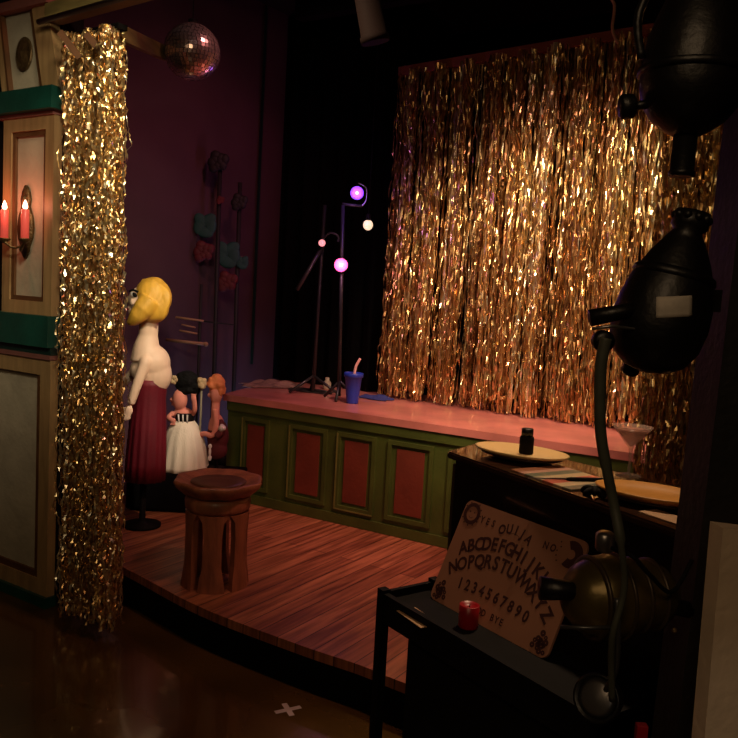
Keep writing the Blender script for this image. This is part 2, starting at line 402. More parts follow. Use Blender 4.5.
# black drape between the plum wall and the tinsel
def drape(name, label, a, b, z0, z1, m, waves, amp=.03, thick=.01):
    a = Vector(a); b = Vector(b); u = (b - a); Lg = u.length; u.normalize(); nn = Vector((-u.y, u.x, 0)); n = waves * 12
    bm = nb(); f = []; g = []
    for i in range(n + 1):
        s = Lg * i / n; d = amp * math.sin(2 * PI * waves * i / n) + amp * .3 * math.sin(4.3 * PI * waves * i / n)
        p = a + u * s + nn * d; f.append(p); g.append(p + nn * thick)
    poly = f + g[::-1]
    v0 = [bm.verts.new((p.x, p.y, z0)) for p in poly]; v1 = [bm.verts.new((p.x, p.y, z1)) for p in poly]; k = len(poly)
    for i in range(k): bm.faces.new((v0[i], v0[(i + 1) % k], v1[(i + 1) % k], v1[i]))
    for i in range(n):
        bm.faces.new((v1[i], v1[i + 1], v1[k - 2 - i], v1[k - 1 - i])); bm.faces.new((v0[i + 1], v0[i], v0[k - 1 - i], v0[k - 2 - i]))
    return tag(obj(name, bm, m, None, True), label, 'stage drape')
drape('stage_drape', 'black stage drape between the plum wall and the gold backdrop', (-.62, 5.03, 0), (.12, 4.56, 0), ZT + .004, 2.925, M['velvet'], 7, .025)

# ------------------------------------------------------------------ left pilaster
P0 = Vector((-1.227, 3.023, 0)); PN = Vector((-.54, -.84, 0)).normalized()      # PN: towards the house
def pq(px, py, out=0): return onp(px, py, P0, U) + PN * out
def sz(px, py): q = onp(px, py, P0, U); return (q - P0).dot(U), q.z
def PT(s, z, o=0): return P0 + U * s + Z * z + PN * o
pil = thing('carved_pilaster', 'cream panelled pilaster with tan frames and teal green bands beside the stage', 'pilaster', (P0.x, P0.y, 0))
def prect(name, m, s0, s1, z0, z1, o0, o1, parent=None, s0b=None, s1b=None):      # s0b/s1b: the top edge's ends when tapered
    s0b = s0 if s0b is None else s0b; s1b = s1 if s1b is None else s1b
    bm = nb(); hexa(bm, [PT(s0, z0, o1), PT(s1, z0, o1), PT(s1b, z1, o1), PT(s0b, z1, o1)], [PT(s0, z0, o0), PT(s1, z0, o0), PT(s1b, z1, o0), PT(s0b, z1, o0)])
    return rel(obj(name, bm, m, parent or pil))
def zy(py, px=30): return sz(px, py)[1]
def sx_(px, py=300): return sz(px, py)[0]
def pframe(name, m, s0, s1, z0, z1, w, o0, o1):
    bm = nb()
    for (a, b, c, e) in ((s0, s1, z0, z0 + w), (s0, s1, z1 - w, z1), (s0, s0 + w, z0 + w, z1 - w), (s1 - w, s1, z0 + w, z1 - w)):
        hexa(bm, [PT(a, c, o1), PT(b, c, o1), PT(b, e, o1), PT(a, e, o1)], [PT(a, c, o0), PT(b, c, o0), PT(b, e, o0), PT(a, e, o0)])
    return rel(obj(name, bm, m, pil))
zb = {k: zy(v) for k, v in dict(base=590, p0=586, p1=357, c0=352, c1=314, m0=309, m1=123, b0=118, b1=92).items()}
SR = sx_(50, 460)                                  # right edge of the lower section
prect('core', M['black'], -.62, SR - .01, 0, 2.42, -.12, -.03)
prect('plinth', M['teal'], -.62, SR + .01, 0, zb['base'], -.03, .02)
prect('lower_panel', M['panel'], -.62, SR - .03, zb['p0'], zb['p1'], -.03, -.012)
pframe('lower_frame', M['tan'], -.62, SR, zb['base'], zb['p1'], .062, -.0299, .005)
pframe('lower_moulding', M['brownmould'], -.56, SR - .0621, zb['base'] + .0621, zb['p1'] - .0621 + .03, .026, -.0119, -.001)
prect('lower_cornice_line', M['rose'], -.62, SR + .004, zb['p1'], zb['p1'] + .018, -.03, .012)
prect('lower_band', M['darkteal'], -.62, SR + .006, zb['p1'] + .018, zb['c0'] + .028, -.03, .012)
prect('middle_band', M['teal'], -.62, SR + .010, zb['c0'] + .028, zb['c1'], -.03, .028)
SL = sx_(4, 220); SM = sx_(54, 220)
zc = zb['c1']
prect('middle_panel', M['panel'], SL + .03, SM - .03, zc, zb['m1'], -.03, -.012)
pframe('middle_frame', M['tan'], SL, SM, zc + .0005, zb['m1'] + .02, .05, -.0299, .006)
pframe('middle_moulding', M['brownmould'], SL + .0501, SM - .0501, zc + .0506, zb['m1'] + .02 - .0501, .018, -.0119, -.001)
prect('upper_line', M['rose'], SL - .03, SM + .006, zb['m1'] + .0205, zb['m1'] + .034, -.03, .016)
prect('upper_band', M['teal'], SL - .06, SM + .035, zb['m1'] + .0345, zb['b1'], -.03, .045)
# tapered top section
a0, zt0 = sx_(62, 92), zb['b1'] + .0005; a1, zt1 = sx_(50, 12), zy(10)
b0_, b1_ = sx_(5, 92), sx_(-3, 12)
def taper(name, m, lo, hi, o0, o1):
    s0, s1 = b0_ + (a0 - b0_) * lo, b0_ + (a0 - b0_) * hi; t0, t1 = b1_ + (a1 - b1_) * lo, b1_ + (a1 - b1_) * hi
    return prect(name, m, s0, s1, zt0, zt1, o0, o1, None, t0, t1)
taper('top_panel', M['panel'], .13, .64, -.03, -.008)
taper('top_frame', M['tan'], 0, .13, -.03, .012); taper('top_frame', M['tan'], .72, 1, -.03, .012)
taper('top_moulding', M['brownmould'], .64, .72, -.03, .002); taper('top_moulding', M['brownmould'], .10, .135, -.03, .0125)
prect('top_cornice', M['rose'], b1_ - .05, a1 + .02, zt1, zt1 + .035, -.03, .03)
bm = nb(); s_m, z_m = sz(24, 54)
lathe(bm, [(.001, -.001), (.04, 0), (.046, .004), (.046, .009), (.038, .012), (.034, .009), (.022, .016), (.001, .022)], 28, axis_m(PT(s_m, z_m, -.007), PN))
md = obj('oval_medallion', bm, M['oldgold'], pil, True)
for v in md.data.vertices:
    c_ = PT(s_m, z_m); v.co = Vector(((v.co.x - c_.x) * 1.08 + c_.x, (v.co.y - c_.y) * 1.08 + c_.y, (v.co.z - c_.z) * 1.35 + c_.z))
rel(md)

# wall sconce with two candles, on the middle panel
sc_s, sc_z = sz(25, 222)
con = thing('wall_sconce', 'aged brass wall sconce with two glowing red candles on the cream pilaster', 'wall sconce', PT(sc_s, sc_z, -.009))
def cl(s, z, o): return U * s + Z * z + PN * o
bm = nb()
prof = [(.0, .14), (.018, .115), (.026, .085), (.020, .06), (.038, .02), (.046, -.02), (.040, -.06), (.024, -.09), (.018, -.115), (.0, -.14)]
fpts = [cl(-a, z, .012) for a, z in prof] + [cl(a, z, .012) for a, z in prof[-2:0:-1]]
bpts = [cl(-a * 1.05, z, 0) for a, z in prof] + [cl(a * 1.05, z, 0) for a, z in prof[-2:0:-1]]
hexa(bm, fpts, bpts); ell(bm, cl(0, .0, .014), (.016, .016, .05)); ell(bm, cl(0, .08, .012), (.01, .01, .02))
obj('backplate', bm, M['oldgold'], con, True)
bm = nb()
tube(bm, catm([cl(0, -.09, .015), cl(-.005, -.10, .05), cl(-.022, -.085, .072), cl(-.033, -.075, .073)], 6), .005)
tube(bm, catm([cl(0, -.09, .015), cl(.03, -.11, .045), cl(.07, -.10, .07), cl(.096, -.078, .072)], 6), .005)
obj('curved_arm', bm, M['oldgold'], con, True)
for s in (-.033, .096):
    bm = nb(); lathe(bm, [(.004, -.02), (.010, -.015), (.022, -.006), (.024, -.002), (.014, 0)], 20, Matrix.Translation(cl(s, -.062 - .004, .073)))
    obj('drip_pan', bm, M['oldgold'], con, True)
    bm = nb(); lathe(bm, [(.0145, -.066), (.0145, .036), (.011, .041)], 16, Matrix.Translation(cl(s, 0, .073)))
    k = obj('candle', bm, M['candle'], con, True)
    bm = nb(); lathe(bm, [(.005, .041), (.009, .048), (.007, .060), (.001, .074)], 12, Matrix.Translation(cl(s, 0, .073)))
    obj('flame_bulb', bm, M['flame'], k, True)

# ------------------------------------------------------------------ header beams
def beam(name, label, cat, a, b, w, h, m, **k):
    a = Vector(a); b = Vector(b); u = (b - a).normalized(); n = Vector((-u.y, u.x, 0)).normalized() * w / 2; up = u.cross(n).normalized() * h / 2
    bm = nb(); hexa(bm, [a - n - up, b - n - up, b - n + up, a - n + up], [a + n - up, b + n - up, b + n + up, a + n + up])
    return tag(obj(name, bm, m), label, cat, **k)
hu = Vector((.80, -.60, 0)).normalized()
h0 = Vector((-1.33, 3.10, 2.20)) + hu * .13; h1 = h0 + hu * 3.0
beam('header_beam', 'olive brown beam running over the stage opening above the side curtain', 'beam', h0 + Z * .03, h1 + Z * .03, .06, .06, M['olivebeam'])
beam('header_beam', 'dark timber beam against the ceiling above the olive beam', 'beam', h0 + V * .12 + Z * .2, h1 + V * .12 + Z * .2, .05, .09, M['brownmould'])
bm = nb(); tube(bm, [h0 - V * .055 - Z * .012, h1 - V * .055 - Z * .012], .010, 12)
tag(obj('lighting_pipe', bm, M['greypipe'], None, True), 'thin grey steel pipe along the foot of the olive beam', 'pipe')
ba = at(120, 33, 3.0); bb = at(166, 54, 3.55)
beam('ceiling_bracket', 'olive wooden bracket reaching back from the beam toward the mirror ball', 'bracket', ba, bb, .03, .055, M['olivebeam'])
for (a, b) in (((60, 32), (80, 58)), ((86, 34), (102, 52))):
    pa = at(*a, 2.78); pb = at(*b, 2.78)
    beam('curtain_batten', 'short reddish batten in front of the top of the side tinsel, ' + ('nearest the pilaster' if a[0] == 60 else 'further from the pilaster'), 'batten', pa, pb, .012, .022, M['brownmould'], group='battens over the side tinsel')
beam('ceiling_joist', 'dark reddish joist crossing the ceiling behind the mirror ball', 'joist', (-1.9, 4.2, 2.86), (1.6, 3.6, 2.86), .09, .11, M['brownmould'])
beam('ceiling_joist', 'black joist crossing the ceiling over the gold backdrop', 'joist', (-.5, 4.62, 2.83), (1.9, 3.1, 2.83), .07, .12, M['black'])

# ------------------------------------------------------------------ mirror ball
bc = at(192, 52, 3.5)
ball = thing('mirror_ball', 'round mirror ball hanging by the olive beam above the stage', 'mirror ball', bc)
R = .118
bm = nb(); ell(bm, (0, 0, 0), (R * .985,) * 3, None, 32, 20); obj('ball_core', bm, M['grout'], ball, True)
bm = nb(); rows = 22
for i in range(rows):
    t0 = PI * i / rows - PI / 2 + .006; t1 = PI * (i + 1) / rows - PI / 2 - .006
    n = max(4, int(2 * PI * math.cos((t0 + t1) / 2) / (PI / rows)))
    for k in range(n):
        p0 = 2 * PI * k / n + .012; p1 = 2 * PI * (k + 1) / n - .012
        jt = [random.Random(i * 99 + k).uniform(-.0016, .0016) for _ in range(4)]
        f = []
        for j, (t, p) in enumerate(((t0, p0), (t0, p1), (t1, p1), (t1, p0))):
            rr = R + jt[j]; f.append(bm.verts.new((rr * math.cos(t) * math.cos(p), rr * math.cos(t) * math.sin(p), rr * math.sin(t))))
        try: bm.faces.new(f)
        except ValueError: pass
obj('mirror_tiles', bm, M['mirror'], ball)
bm = nb(); lathe(bm, [(.02, R - .004), (.02, R + .012), (.008, R + .016)], 16); tube(bm, [(0, 0, R + .01), (0, 0, 2.93 - bc.z)], .0025, 6)
obj('hanging_cord', bm, M['black'], ball)

# ------------------------------------------------------------------ stool
S0 = Vector((-.545, 2.975, .15))
stool = thing('carved_stool', 'round carved reddish wooden stool standing on the stage boards', 'stool', S0, .3)
wob = lambda q, z: 1 + .035 * math.sin(8 * q)
bm = nb(); lathe(bm, [(.10, .345), (.125, .352), (.158, .382), (.166, .398), (.160, .408), (.146, .405), (.11, .392), (.06, .388), (.0, .388)], 64, None, wob)
seat = obj('seat', bm, M['stool'], stool, True)
bm = nb(); lathe(bm, [(.0, .3885), (.07, .390), (.105, .3945), (.105, .396), (.06, .3915), (.0, .390)], 40); obj('dished_centre', bm, M['stooltop'], seat, True)
bm = nb(); lathe(bm, [(.112, .29), (.122, .30), (.124, .33), (.116, .346), (.105, .3455), (.105, .29)], 40); obj('apron', bm, M['stool'], stool, True)
for k in range(6):
    a0_ = 2 * PI * k / 6 + .283
    bm = nb(); fr_ = []
    n = 8; levels = [(0, .128, .40), (.04, .124, .38), (.09, .118, .31), (.2, .117, .29), (.262, .119, .34), (.289, .120, .50)]
    grid = []
    for (z, r, h) in levels:
        o_ = []; i_ = []
        for j in range(n + 1):
            q = a0_ + h * (2 * j / n - 1)
            o_.append(bm.verts.new((r * math.cos(q), r * math.sin(q), z))); i_.append(bm.verts.new(((r - .028) * math.cos(q), (r - .028) * math.sin(q), z)))
        grid.append(o_ + i_[::-1])
    m_ = len(grid[0])
    for a, b in zip(grid, grid[1:]):
        for j in range(m_): bm.faces.new((a[j], a[(j + 1) % m_], b[(j + 1) % m_], b[j]))
    bm.faces.new(grid[0][::-1]); bm.faces.new(grid[-1])
    obj('leg', bm, M['stool'], stool)

# ------------------------------------------------------------------ puppets
def px_(n): return n * .00455
MB_ = atz(142, 526, .15)
pup = thing('puppet_figure', 'tall puppet with a yellow wig and bare back in a burgundy gown, facing left', 'puppet', MB_, math.radians(15))
# local: X to the right of the picture, -Y toward the house, Z up; origin under pixel column 142
bm = nb()
ell(bm, (-.012, 0, 1.035), (.066, .064, .082), (0, -.35, 0)); ell(bm, (-.040, 0, 1.030), (.046, .050, .066), (0, -.4, 0))
lathe(bm, [(.004, 0), (.009, .012), (.012, .03)], 12, axis_m((-.104, 0, 1.052), (1, 0, -.35)))           # nose
ell(bm, (-.080, 0, 1.008), (.014, .022, .008)); ell(bm, (-.078, 0, .998), (.013, .018, .007)); ell(bm, (-.066, 0, .985), (.02, .026, .018))   # lips, chin
ell(bm, (-.062, -.034, 1.035), (.02, .018, .02)); ell(bm, (-.062, .034, 1.035), (.02, .018, .02))
tube(bm, catm([(-.002, 0, .99), (.004, 0, .94), (.002, 0, .88), (-.002, 0, .83), (.004, 0, .78)], 5), [.044] * 5 + [.043] * 5 + [.046, .049, .052, .055, .058] + [.062, .066, .070, .074, .078] + [.08], 20)
ell(bm, (.026, 0, .760), (.080, .084, .088)); ell(bm, (.036, 0, .71), (.078, .078, .095)); ell(bm, (.012, 0, .64), (.062, .066, .08))
ell(bm, (-.03, 0, .73), (.045, .06, .05))
for sgn in (-1, 1):
    sh = Vector((-.004, .070 * sgn, .772)); el = Vector((-.040 if sgn < 0 else -.10, .084 * sgn, .665)); wr = Vector((-.062 if sgn < 0 else -.17, .088 * sgn, .585 if sgn < 0 else .64))
    ell(bm, sh, (.028, .024, .032))
    tube(bm, catm([sh, el, wr], 6), [.027 - .0008 * i for i in range(13)], 14)
    d = (wr - el).normalized(); hb = wr + d * .02
    ell(bm, hb + d * .01, (.018, .013, .024), (0, .3, 0))
    for j in range(4):
        o_ = Vector((-.013 + .009 * j, .002 * sgn * j, 0)); L_ = (.030, .036, .034, .026)[j]
        tube(bm, catm([hb + o_ + d * .015, hb + o_ + d * (.02 + L_ * .5) + Vector((-.003, 0, 0)), hb + o_ + d * (.02 + L_) + Vector((.004, 0, -.004))], 3), .0052, 8)
    tube(bm, [hb + Vector((-.012, -.006 * sgn, .008)), hb + Vector((-.026, -.010 * sgn, -.006)), hb + Vector((-.028, -.010 * sgn, -.022))], .0058, 8)
body = fused('body', bm, M['skin'], pup, .0045, 9)
bm = nb()
ell(bm, (.020, .0, 1.062), (.083, .088, .090), (0, -.2, 0)); ell(bm, (.022, -.02, 1.015), (.070, .075, .072), (0, .3, 0)); ell(bm, (.010, 0, 1.115), (.058, .062, .036), (0, -.3, 0))
tube(bm, catm([(.01, -.068, 1.05), (-.030, -.076, .995), (-.066, -.066, .955), (-.088, -.052, .945)], 5), [.048] * 5 + [.042, .040, .038, .034, .030] + [.026, .022, .018, .014, .010, .006], 16)
tube(bm, catm([(.01, .068, 1.05), (-.030, .074, .995), (-.066, .064, .955)], 5), [.045] * 5 + [.04, .035, .03, .025, .018, .010], 16)
for a in range(9):
    q = -.9 + a * .32
    tube(bm, catm([(-.03 + .01 * a, -.045 + .01 * abs(a - 4), 1.135), (.06 * math.cos(q) + .02, -.07, 1.09), (.05 * math.cos(q) + .045 - .008 * a, -.084, 1.02), (.06 - .018 * a, -.070, .962)], 5), [.010] * 14 + [.007, .004], 8)
hair = fused('wig', bm, M['yellow'], pup, .005, 2)
for sgn in (-1, 1):
    bm = nb(); ell(bm, (-.066, .042 * sgn, 1.070), (.013, .008, .010), (0, .5, .3 * sgn)); e_ = obj('eye', bm, M['whitep'], pup, True)
    bm = nb(); ell(bm, (-.060, .048 * sgn, 1.069), (.013, .006, .009), (0, .5, .3 * sgn)); tube(bm, catm([(-.082, .040 * sgn, 1.083), (-.066, .052 * sgn, 1.090), (-.045, .056 * sgn, 1.082)], 4), .005, 8)
    obj('eye_makeup', bm, M['black'], e_, True)
bm = nb(); ell(bm, (-.082, 0, 1.004), (.015, .018, .009)); obj('lips', bm, M['redwax'], pup, True)
bm = nb()
for r_off in (0,):
    N_ = 96
    levels = [(.69, .080), (.66, .077), (.60, .074), (.52, .080), (.40, .086), (.30, .089), (.22, .091)]
    rings = []
    for (z, r) in levels:
        rings.append([bm.verts.new(((r * (1 + (.045 * (.69 - z) / .47) * math.sin(16 * q))) * math.cos(q) + .018 - .012 * (.69 - z) / .47, r * .95 * (1 + .045 * (.69 - z) / .47 * math.sin(16 * q)) * math.sin(q), z)) for q in [2 * PI * k / N_ for k in range(N_)]])
    for a, b in zip(rings, rings[1:]):
        for k in range(N_): bm.faces.new((a[k], a[(k + 1) % N_], b[(k + 1) % N_], b[k]))
    bm.faces.new(rings[0]); bm.faces.new(rings[-1])
obj('gown', bm, M['burgundy'], pup, True)
bm = nb(); lathe(bm, [(.085, 0), (.085, .012), (.02, .02), (.014, .03), (.014, .23)], 28, Matrix.Translation((0, 0, .001))); obj('support_stand', bm, M['black'], pup, True)

# low black bench that carries the two small puppets
q1 = atz(128, 512, .15); q2 = q1 + Vector((.52, -.02, 0))
bn = thing('draped_bench', 'low bench covered in black cloth behind the wooden stool', 'bench', (q1.x + .26, q1.y + .14, .15))
bm = nb(); box(bm, (0, 0, .105), (.56, .24, .19), 0, .01); obj('bench_cover', bm, M['velvet'], bn)
bm = nb(); box(bm, (0, 0, .007), (.52, .20, .013)); obj('bench_base', bm, M['black'], bn)
BZ = .15 + .2002
by = q1.y + .13
def bx(px, y=by): return at(px, 440, y).x
# bride puppet: black curls, flower, peach skin, white gown
bp_ = thing('bride_puppet', 'small puppet with black curls in a wide white gown beside the burgundy gown', 'puppet', (bx(184), by, BZ))
K = .0048
bm = nb()
ell(bm, (-.022, -.010, .315), (.034, .034, .048)); ell(bm, (-.058, -.014, .312), (.009, .009, .011)); ell(bm, (-.05, -.014, .292), (.010, .012, .006))
tube(bm, [(-.018, 0, .29), (-.010, 0, .25)], .018, 12); ell(bm, (-.008, 0, .250), (.046, .032, .03)); ell(bm, (-.006, 0, .215), (.038, .030, .04))
for sgn, pts in ((-1, [(-.05, -.01, .255), (-.064, -.035, .235), (-.040, -.05, .225)]), (1, [(.036, -.01, .252), (.050, -.035, .28), (.046, -.045, .33)])):
    tube(bm, catm(pts, 5), .0115, 10); e = Vector(pts[-1]); ell(bm, e, (.012, .009, .013))
    for j in range(4): tube(bm, [e + Vector((-.008 + .005 * j, 0, 0)), e + Vector((-.011 + .007 * j, -.004, .02 * (1 if sgn > 0 else -1)))], .003, 6)
fused('body', bm, M['pinkskin'], bp_, .0035, 2)
bm = nb(); rnd = random.Random(5)
for k in range(46):
    a, b = rnd.uniform(0, 2 * PI), rnd.uniform(-.9, 1.4); ell(bm, (.002 + .046 * math.cos(a) * math.cos(b) + (.01 if b < 0 else 0), .002 + .040 * math.sin(a) * math.cos(b) + .006, .385 + .045 * math.sin(b)), (.017,) * 3, None, 8, 6)
ell(bm, (.004, .004, .392), (.046, .040, .048)); fused('curly_hair', bm, M['blackhair'], bp_, .005, 1)
bm = nb()
for k in range(6): ell(bm, (-.047 + .010 * math.cos(k), -.036, .405 + .012 * math.sin(k)), (.009, .007, .010), None, 8, 6)
obj('hair_flower', bm, M['creamknot'], bp_, True)
bm = nb(); lathe(bm, [(.041, .256), (.044, .246), (.042, .225), (.040, .215)], 30); obj('bodice', bm, M['black'], bp_, True)
bm = nb()
for k in range(3): tube(bm, [(-.02 + .02 * k, -.043, .253), (-.016 + .018 * k, -.045, .218)], .0035, 6)
obj('lace_trim', bm, M['whitep'], bp_, True)
bm = nb(); wv = lambda q, z: 1 + .05 * math.sin(14 * q) * (1 - z / .222)
lathe(bm, [(.112, 0), (.110, .02), (.101, .08), (.088, .14), (.068, .19), (.044, .221)], 84, None, wv); obj('gown', bm, M['white'], bp_, True)
bp_.scale = (1.12, 1.0, 1.12)
# puppet leaning on a rod
hp = thing('jester_puppet', 'small puppet with orange hair and a maroon jacket holding a thin upright rod', 'puppet', (bx(213, by + .03), by + .03, BZ))
bm = nb()
ell(bm, (.008, -.005, .335), (.030, .032, .042)); ell(bm, (-.024, -.01, .33), (.008, .008, .010))
tube(bm, catm([(.008, 0, .31), (.008, -.01, .26), (.012, -.02, .20)], 5), .020, 12); ell(bm, (.014, -.004, .19), (.038, .03, .06))
tube(bm, catm([(.01, -.03, .27), (.020, -.045, .21), (.006, -.05, .16), (-.03, -.05, .165), (-.048, -.045, .158)], 5), [.014] * 8 + [.012] * 12 + [.009], 10)
e = Vector((-.052, -.045, .155)); ell(bm, e, (.013, .010, .012))
for j in range(4): tube(bm, [e + Vector((-.006, -.004, -.008 + .006 * j)), e + Vector((-.014, 0, -.010 + .007 * j)), e + Vector((-.008, .008, -.010 + .007 * j))], .003, 6)
fused('body', bm, M['pinkskin'], hp, .0035, 2)
bm = nb(); rnd = random.Random(8)
for k in range(40):
    a, b = rnd.uniform(0, 2 * PI), rnd.uniform(-.9, 1.4); ell(bm, (.006 + .034 * math.cos(a) * math.cos(b), .0 + .034 * math.sin(a) * math.cos(b), .365 + .048 * math.sin(b)), (.014,) * 3, None, 8, 6)
ell(bm, (.008, .004, .368), (.036, .036, .048)); fused('orange_hair', bm, M['orange'], hp, .0045, 1)
bm = nb()
tube(bm, catm([(.03, -.01, .22), (.045, -.04, .18), (.022, -.056, .155)], 5), .017, 12); ell(bm, (.022, 0, .15), (.052, .038, .075)); ell(bm, (.02, 0, .09), (.050, .04, .05))
fused('jacket', bm, M['maroon'], hp, .005, 2)
bm = nb(); lathe(bm, [(.014, 0), (.016, .02), (.013, .024)], 16, axis_m((.042, -.05, .185), (.6, -.2, .75))); obj('white_cuff', bm, M['whitep'], hp, True)
for s in (-1, 1):
    bm = nb(); tube(bm, [(.022 + .02 * s, 0, .08), (.024 + .022 * s, 0, .018)], .019, 12); ell(bm, (.02 + .022 * s, -.012, .012), (.02, .032, .0115)); obj('trouser_leg', bm, M['black'], hp, True)
bm = nb(); ell(bm, (-.004, -.048, .085), (.006, .004, .022)); ell(bm, (-.004, -.046, .058), (.009, .004, .014)); ell(bm, (-.004, -.046, .11), (.009, .004, .010)); obj('white_tassel', bm, M['whitep'], hp, True)
hp.scale = (1.08, 1.0, 1.15)
rd = thing('knobbed_rod', 'thin grey-green upright rod topped with a cream yarn knot beside the orange haired puppet', 'rod', (hp.location.x - .060, hp.location.y - .035, BZ))
bm = nb(); tube(bm, [(0, 0, 0), (0, 0, .435)], .0055, 10); obj('shaft', bm, M['greyrod'], rd, True)
bm = nb()
for k in range(14): a = k * 2.4; ell(bm, (.013 * math.cos(a), .012 * math.sin(a), .440 + .018 * math.sin(k * 1.7)), (.013,) * 3, None, 8, 6)
fused('yarn_knot', bm, M['creamknot'], rd, .0045, 1)

# thin black stand with pale cross pegs
gb = atz(196, 492, .15); gb.x, gb.y = at(196, 440, 4.27).x, 4.27; gb.z = .15
gs = thing('peg_stand', 'thin black upright stand with pale horizontal pegs behind the puppets', 'stand', gb)
def gz(y): return at(196, y, 4.27).z - .15
bm = nb(); tube(bm, [(0, 0, .01), (0, 0, gz(284))], .008, 10); obj('upright', bm, M['stem'], gs, True)
bm = nb(); lathe(bm, [(.12, 0), (.12, .01), (.02, .018)], 28); obj('round_base', bm, M['stem'], gs, True)
k_ = 4.27 / 800
for (x0, x1, y, r, mm) in ((163, 203, 342, .009, 'rod'), (172, 200, 319, .006, 'rod'), (176, 194, 332, .0055, 'rod'), (178, 192, 326, .004, 'rod'), (190, 231, 321, .004, 'stem')):
    bm = nb(); tube(bm, [((x0 - 196) * k_, -.012, gz(y) + .004), ((x1 - 196) * k_, -.012, gz(y) - .008)], r, 10)
    if r > .008: ell(bm, ((x1 - 196) * k_, -.012, gz(y) - .008), (.014, .013, .013), None, 12, 8)
    obj('peg', bm, M[mm], gs, True)

# tall dark paper roses leaning by the plum wall
def rose(px, Y, top, items, label):
    b = at(px, 440, Y); t = thing('paper_rose', label, 'paper flower', (b.x, b.y, .15), 0, 'tall paper roses by the plum wall')
    zz = lambda y: at(px, y, Y).z - .15; k = Y / 800
    bm = nb(); tube(bm, [(0, 0, 0), (.004, 0, .6), (-.006, 0, zz(top))], .012, 8); obj('stem', bm, M['stem'], t, True)
    for (kind, dx, y, r) in items:
        bm = nb(); c = Vector((dx * k, -.02, zz(y))); rr = r * k
        for j in range(9 if kind != 'leaf' else 5):
            a = j * 2.4; q = rr * (.25 + .06 * j)
            if kind == 'leaf': ell(bm, c + Vector((.5 * rr * math.cos(a), 0, .6 * rr * math.sin(a))), (rr * .55, rr * .12, rr * .75), (0, a, 0), 10, 8)
            else: ell(bm, c + Vector((q * math.cos(a), -.1 * rr, q * math.sin(a))), (rr * .5, rr * .3, rr * .55), (0, a, 0), 10, 8)
        obj({'leaf': 'leaf_cluster', 'bud': 'red_bloom', 'dark': 'dark_bloom'}[kind], bm, M[{'leaf': 'leaf', 'bud': 'rosered', 'dark': 'stem'}[kind]], t, True)
rose(211, 4.46, 158, [('dark', -3, 162, 10), ('leaf', -13, 226, 11), ('bud', -14, 252, 10), ('bud', 1, 200, 4)], 'tall dark paper rose standing left by the plum wall')
rose(231, 4.50, 182, [('dark', -1, 202, 8), ('leaf', -10, 255, 12), ('bud', -10, 282, 10), ('leaf', 5, 262, 6)], 'tall dark paper rose standing right by the plum wall, nearer the black drape')

# ------------------------------------------------------------------ light stands on the platform
def glow(name, col, s): return mat(name, col, .3, emit=col, estr=s)
G_p = glow('purple_lens', (.45, .24, 1), 5.5); G_k = glow('pink_lens', (1, .45, .62), 4.2); G_r = glow('red_lens', (1, .30, .32), 1.3); G_c = glow('cream_lens', (1, .74, .48), 1.0)
def lampcan(parent, c, d, r, L_, glowm, ringm=None, body=M['lamp']):
    T = axis_m(c, d)
    bm = nb(); lathe(bm, [(r * .5, -L_), (r * .95, -L_ * .8), (r * 1.05, -.004), (r * 1.12, 0), (r * 1.12, .004), (r * .96, .004), (r * .94, -.004)], 22, T)
    cn = obj('lamp_can', bm, body, parent, True)
    bm = nb(); lathe(bm, [(r * .93, -.003), (r * .8, .003), (.001, .007)], 22, T); obj('lens', bm, glowm, cn, True)
    if ringm:
        bm = nb(); lathe(bm, [(r * 1.13, .0005), (r * 1.30, .001), (r * 1.30, .005), (r * 1.13, .0055)], 26, T); obj('halo_ring', bm, ringm, cn, True)  # emissive ring stands in for the coloured halo round the lens
    return cn
def lstand(px0, py0, Y, label):
    b = at(px0, py0, Y); b.z = ZT
    t = thing('light_stand', label, 'light stand', b, 0, 'light stands on the platform')
    return t, b
tA, bA = lstand(313, 392, 4.42, 'thin grey light stand with a small red lamp and a slanting boom, on the platform')
def LA(t, b, px, py, dy=0): q = at(px, py, b.y + dy); return q - Vector((b.x, b.y, ZT))
bm = nb(); tube(bm, [(0, 0, .02), LA(tA, bA, 325, 205)], .010, 10); obj('pole', bm, M['steel'], tA, True)
for a in (-.4, 1.7, 3.8):
    bm = nb(); tube(bm, [(0, 0, .10), (.16 * math.cos(a), .10 * math.sin(a), .008)], .008, 8); obj('leg', bm, M['steel'], tA, True)
bm = nb(); tube(bm, [LA(tA, bA, 323, 246, -.02), LA(tA, bA, 297, 290, -.06)], .011, 10); obj('boom_arm', bm, M['greypipe'], tA, True)
bm = nb(); tube(bm, catm([LA(tA, bA, 322, 240), LA(tA, bA, 330, 233, -.02), LA(tA, bA, 338, 236, -.03), LA(tA, bA, 338, 242, -.03)], 5), .006, 8); obj('hook_arm', bm, M['greypipe'], tA, True)
lampcan(tA, LA(tA, bA, 322, 243, -.05), (.1, -1, -.05), .020, .06, G_r)
tB, bB = lstand(339, 396, 4.22, 'thin grey light stand carrying a pink lamp and a purple lamp, behind the blue cup')
bm = nb(); tube(bm, [(0, 0, .02), LA(tB, bB, 343, 205)], .010, 10); obj('pole', bm, M['steel'], tB, True)
for a in (.4, 2.5, 4.6):
    bm = nb(); tube(bm, [(0, 0, .10), (.10 * math.cos(a), .10 * math.sin(a), .008)], .008, 8); obj('leg', bm, M['steel'], tB, True)
bm = nb(); tube(bm, [LA(tB, bB, 342, 204), LA(tB, bB, 362, 206)], .007, 8); obj('cross_arm', bm, M['greypipe'], tB, True)
bm = nb(); tube(bm, catm([LA(tB, bB, 362, 206), LA(tB, bB, 366, 200), LA(tB, bB, 366, 188), LA(tB, bB, 358, 183)], 5), .004, 8); obj('yoke', bm, M['chrome'], tB, True)
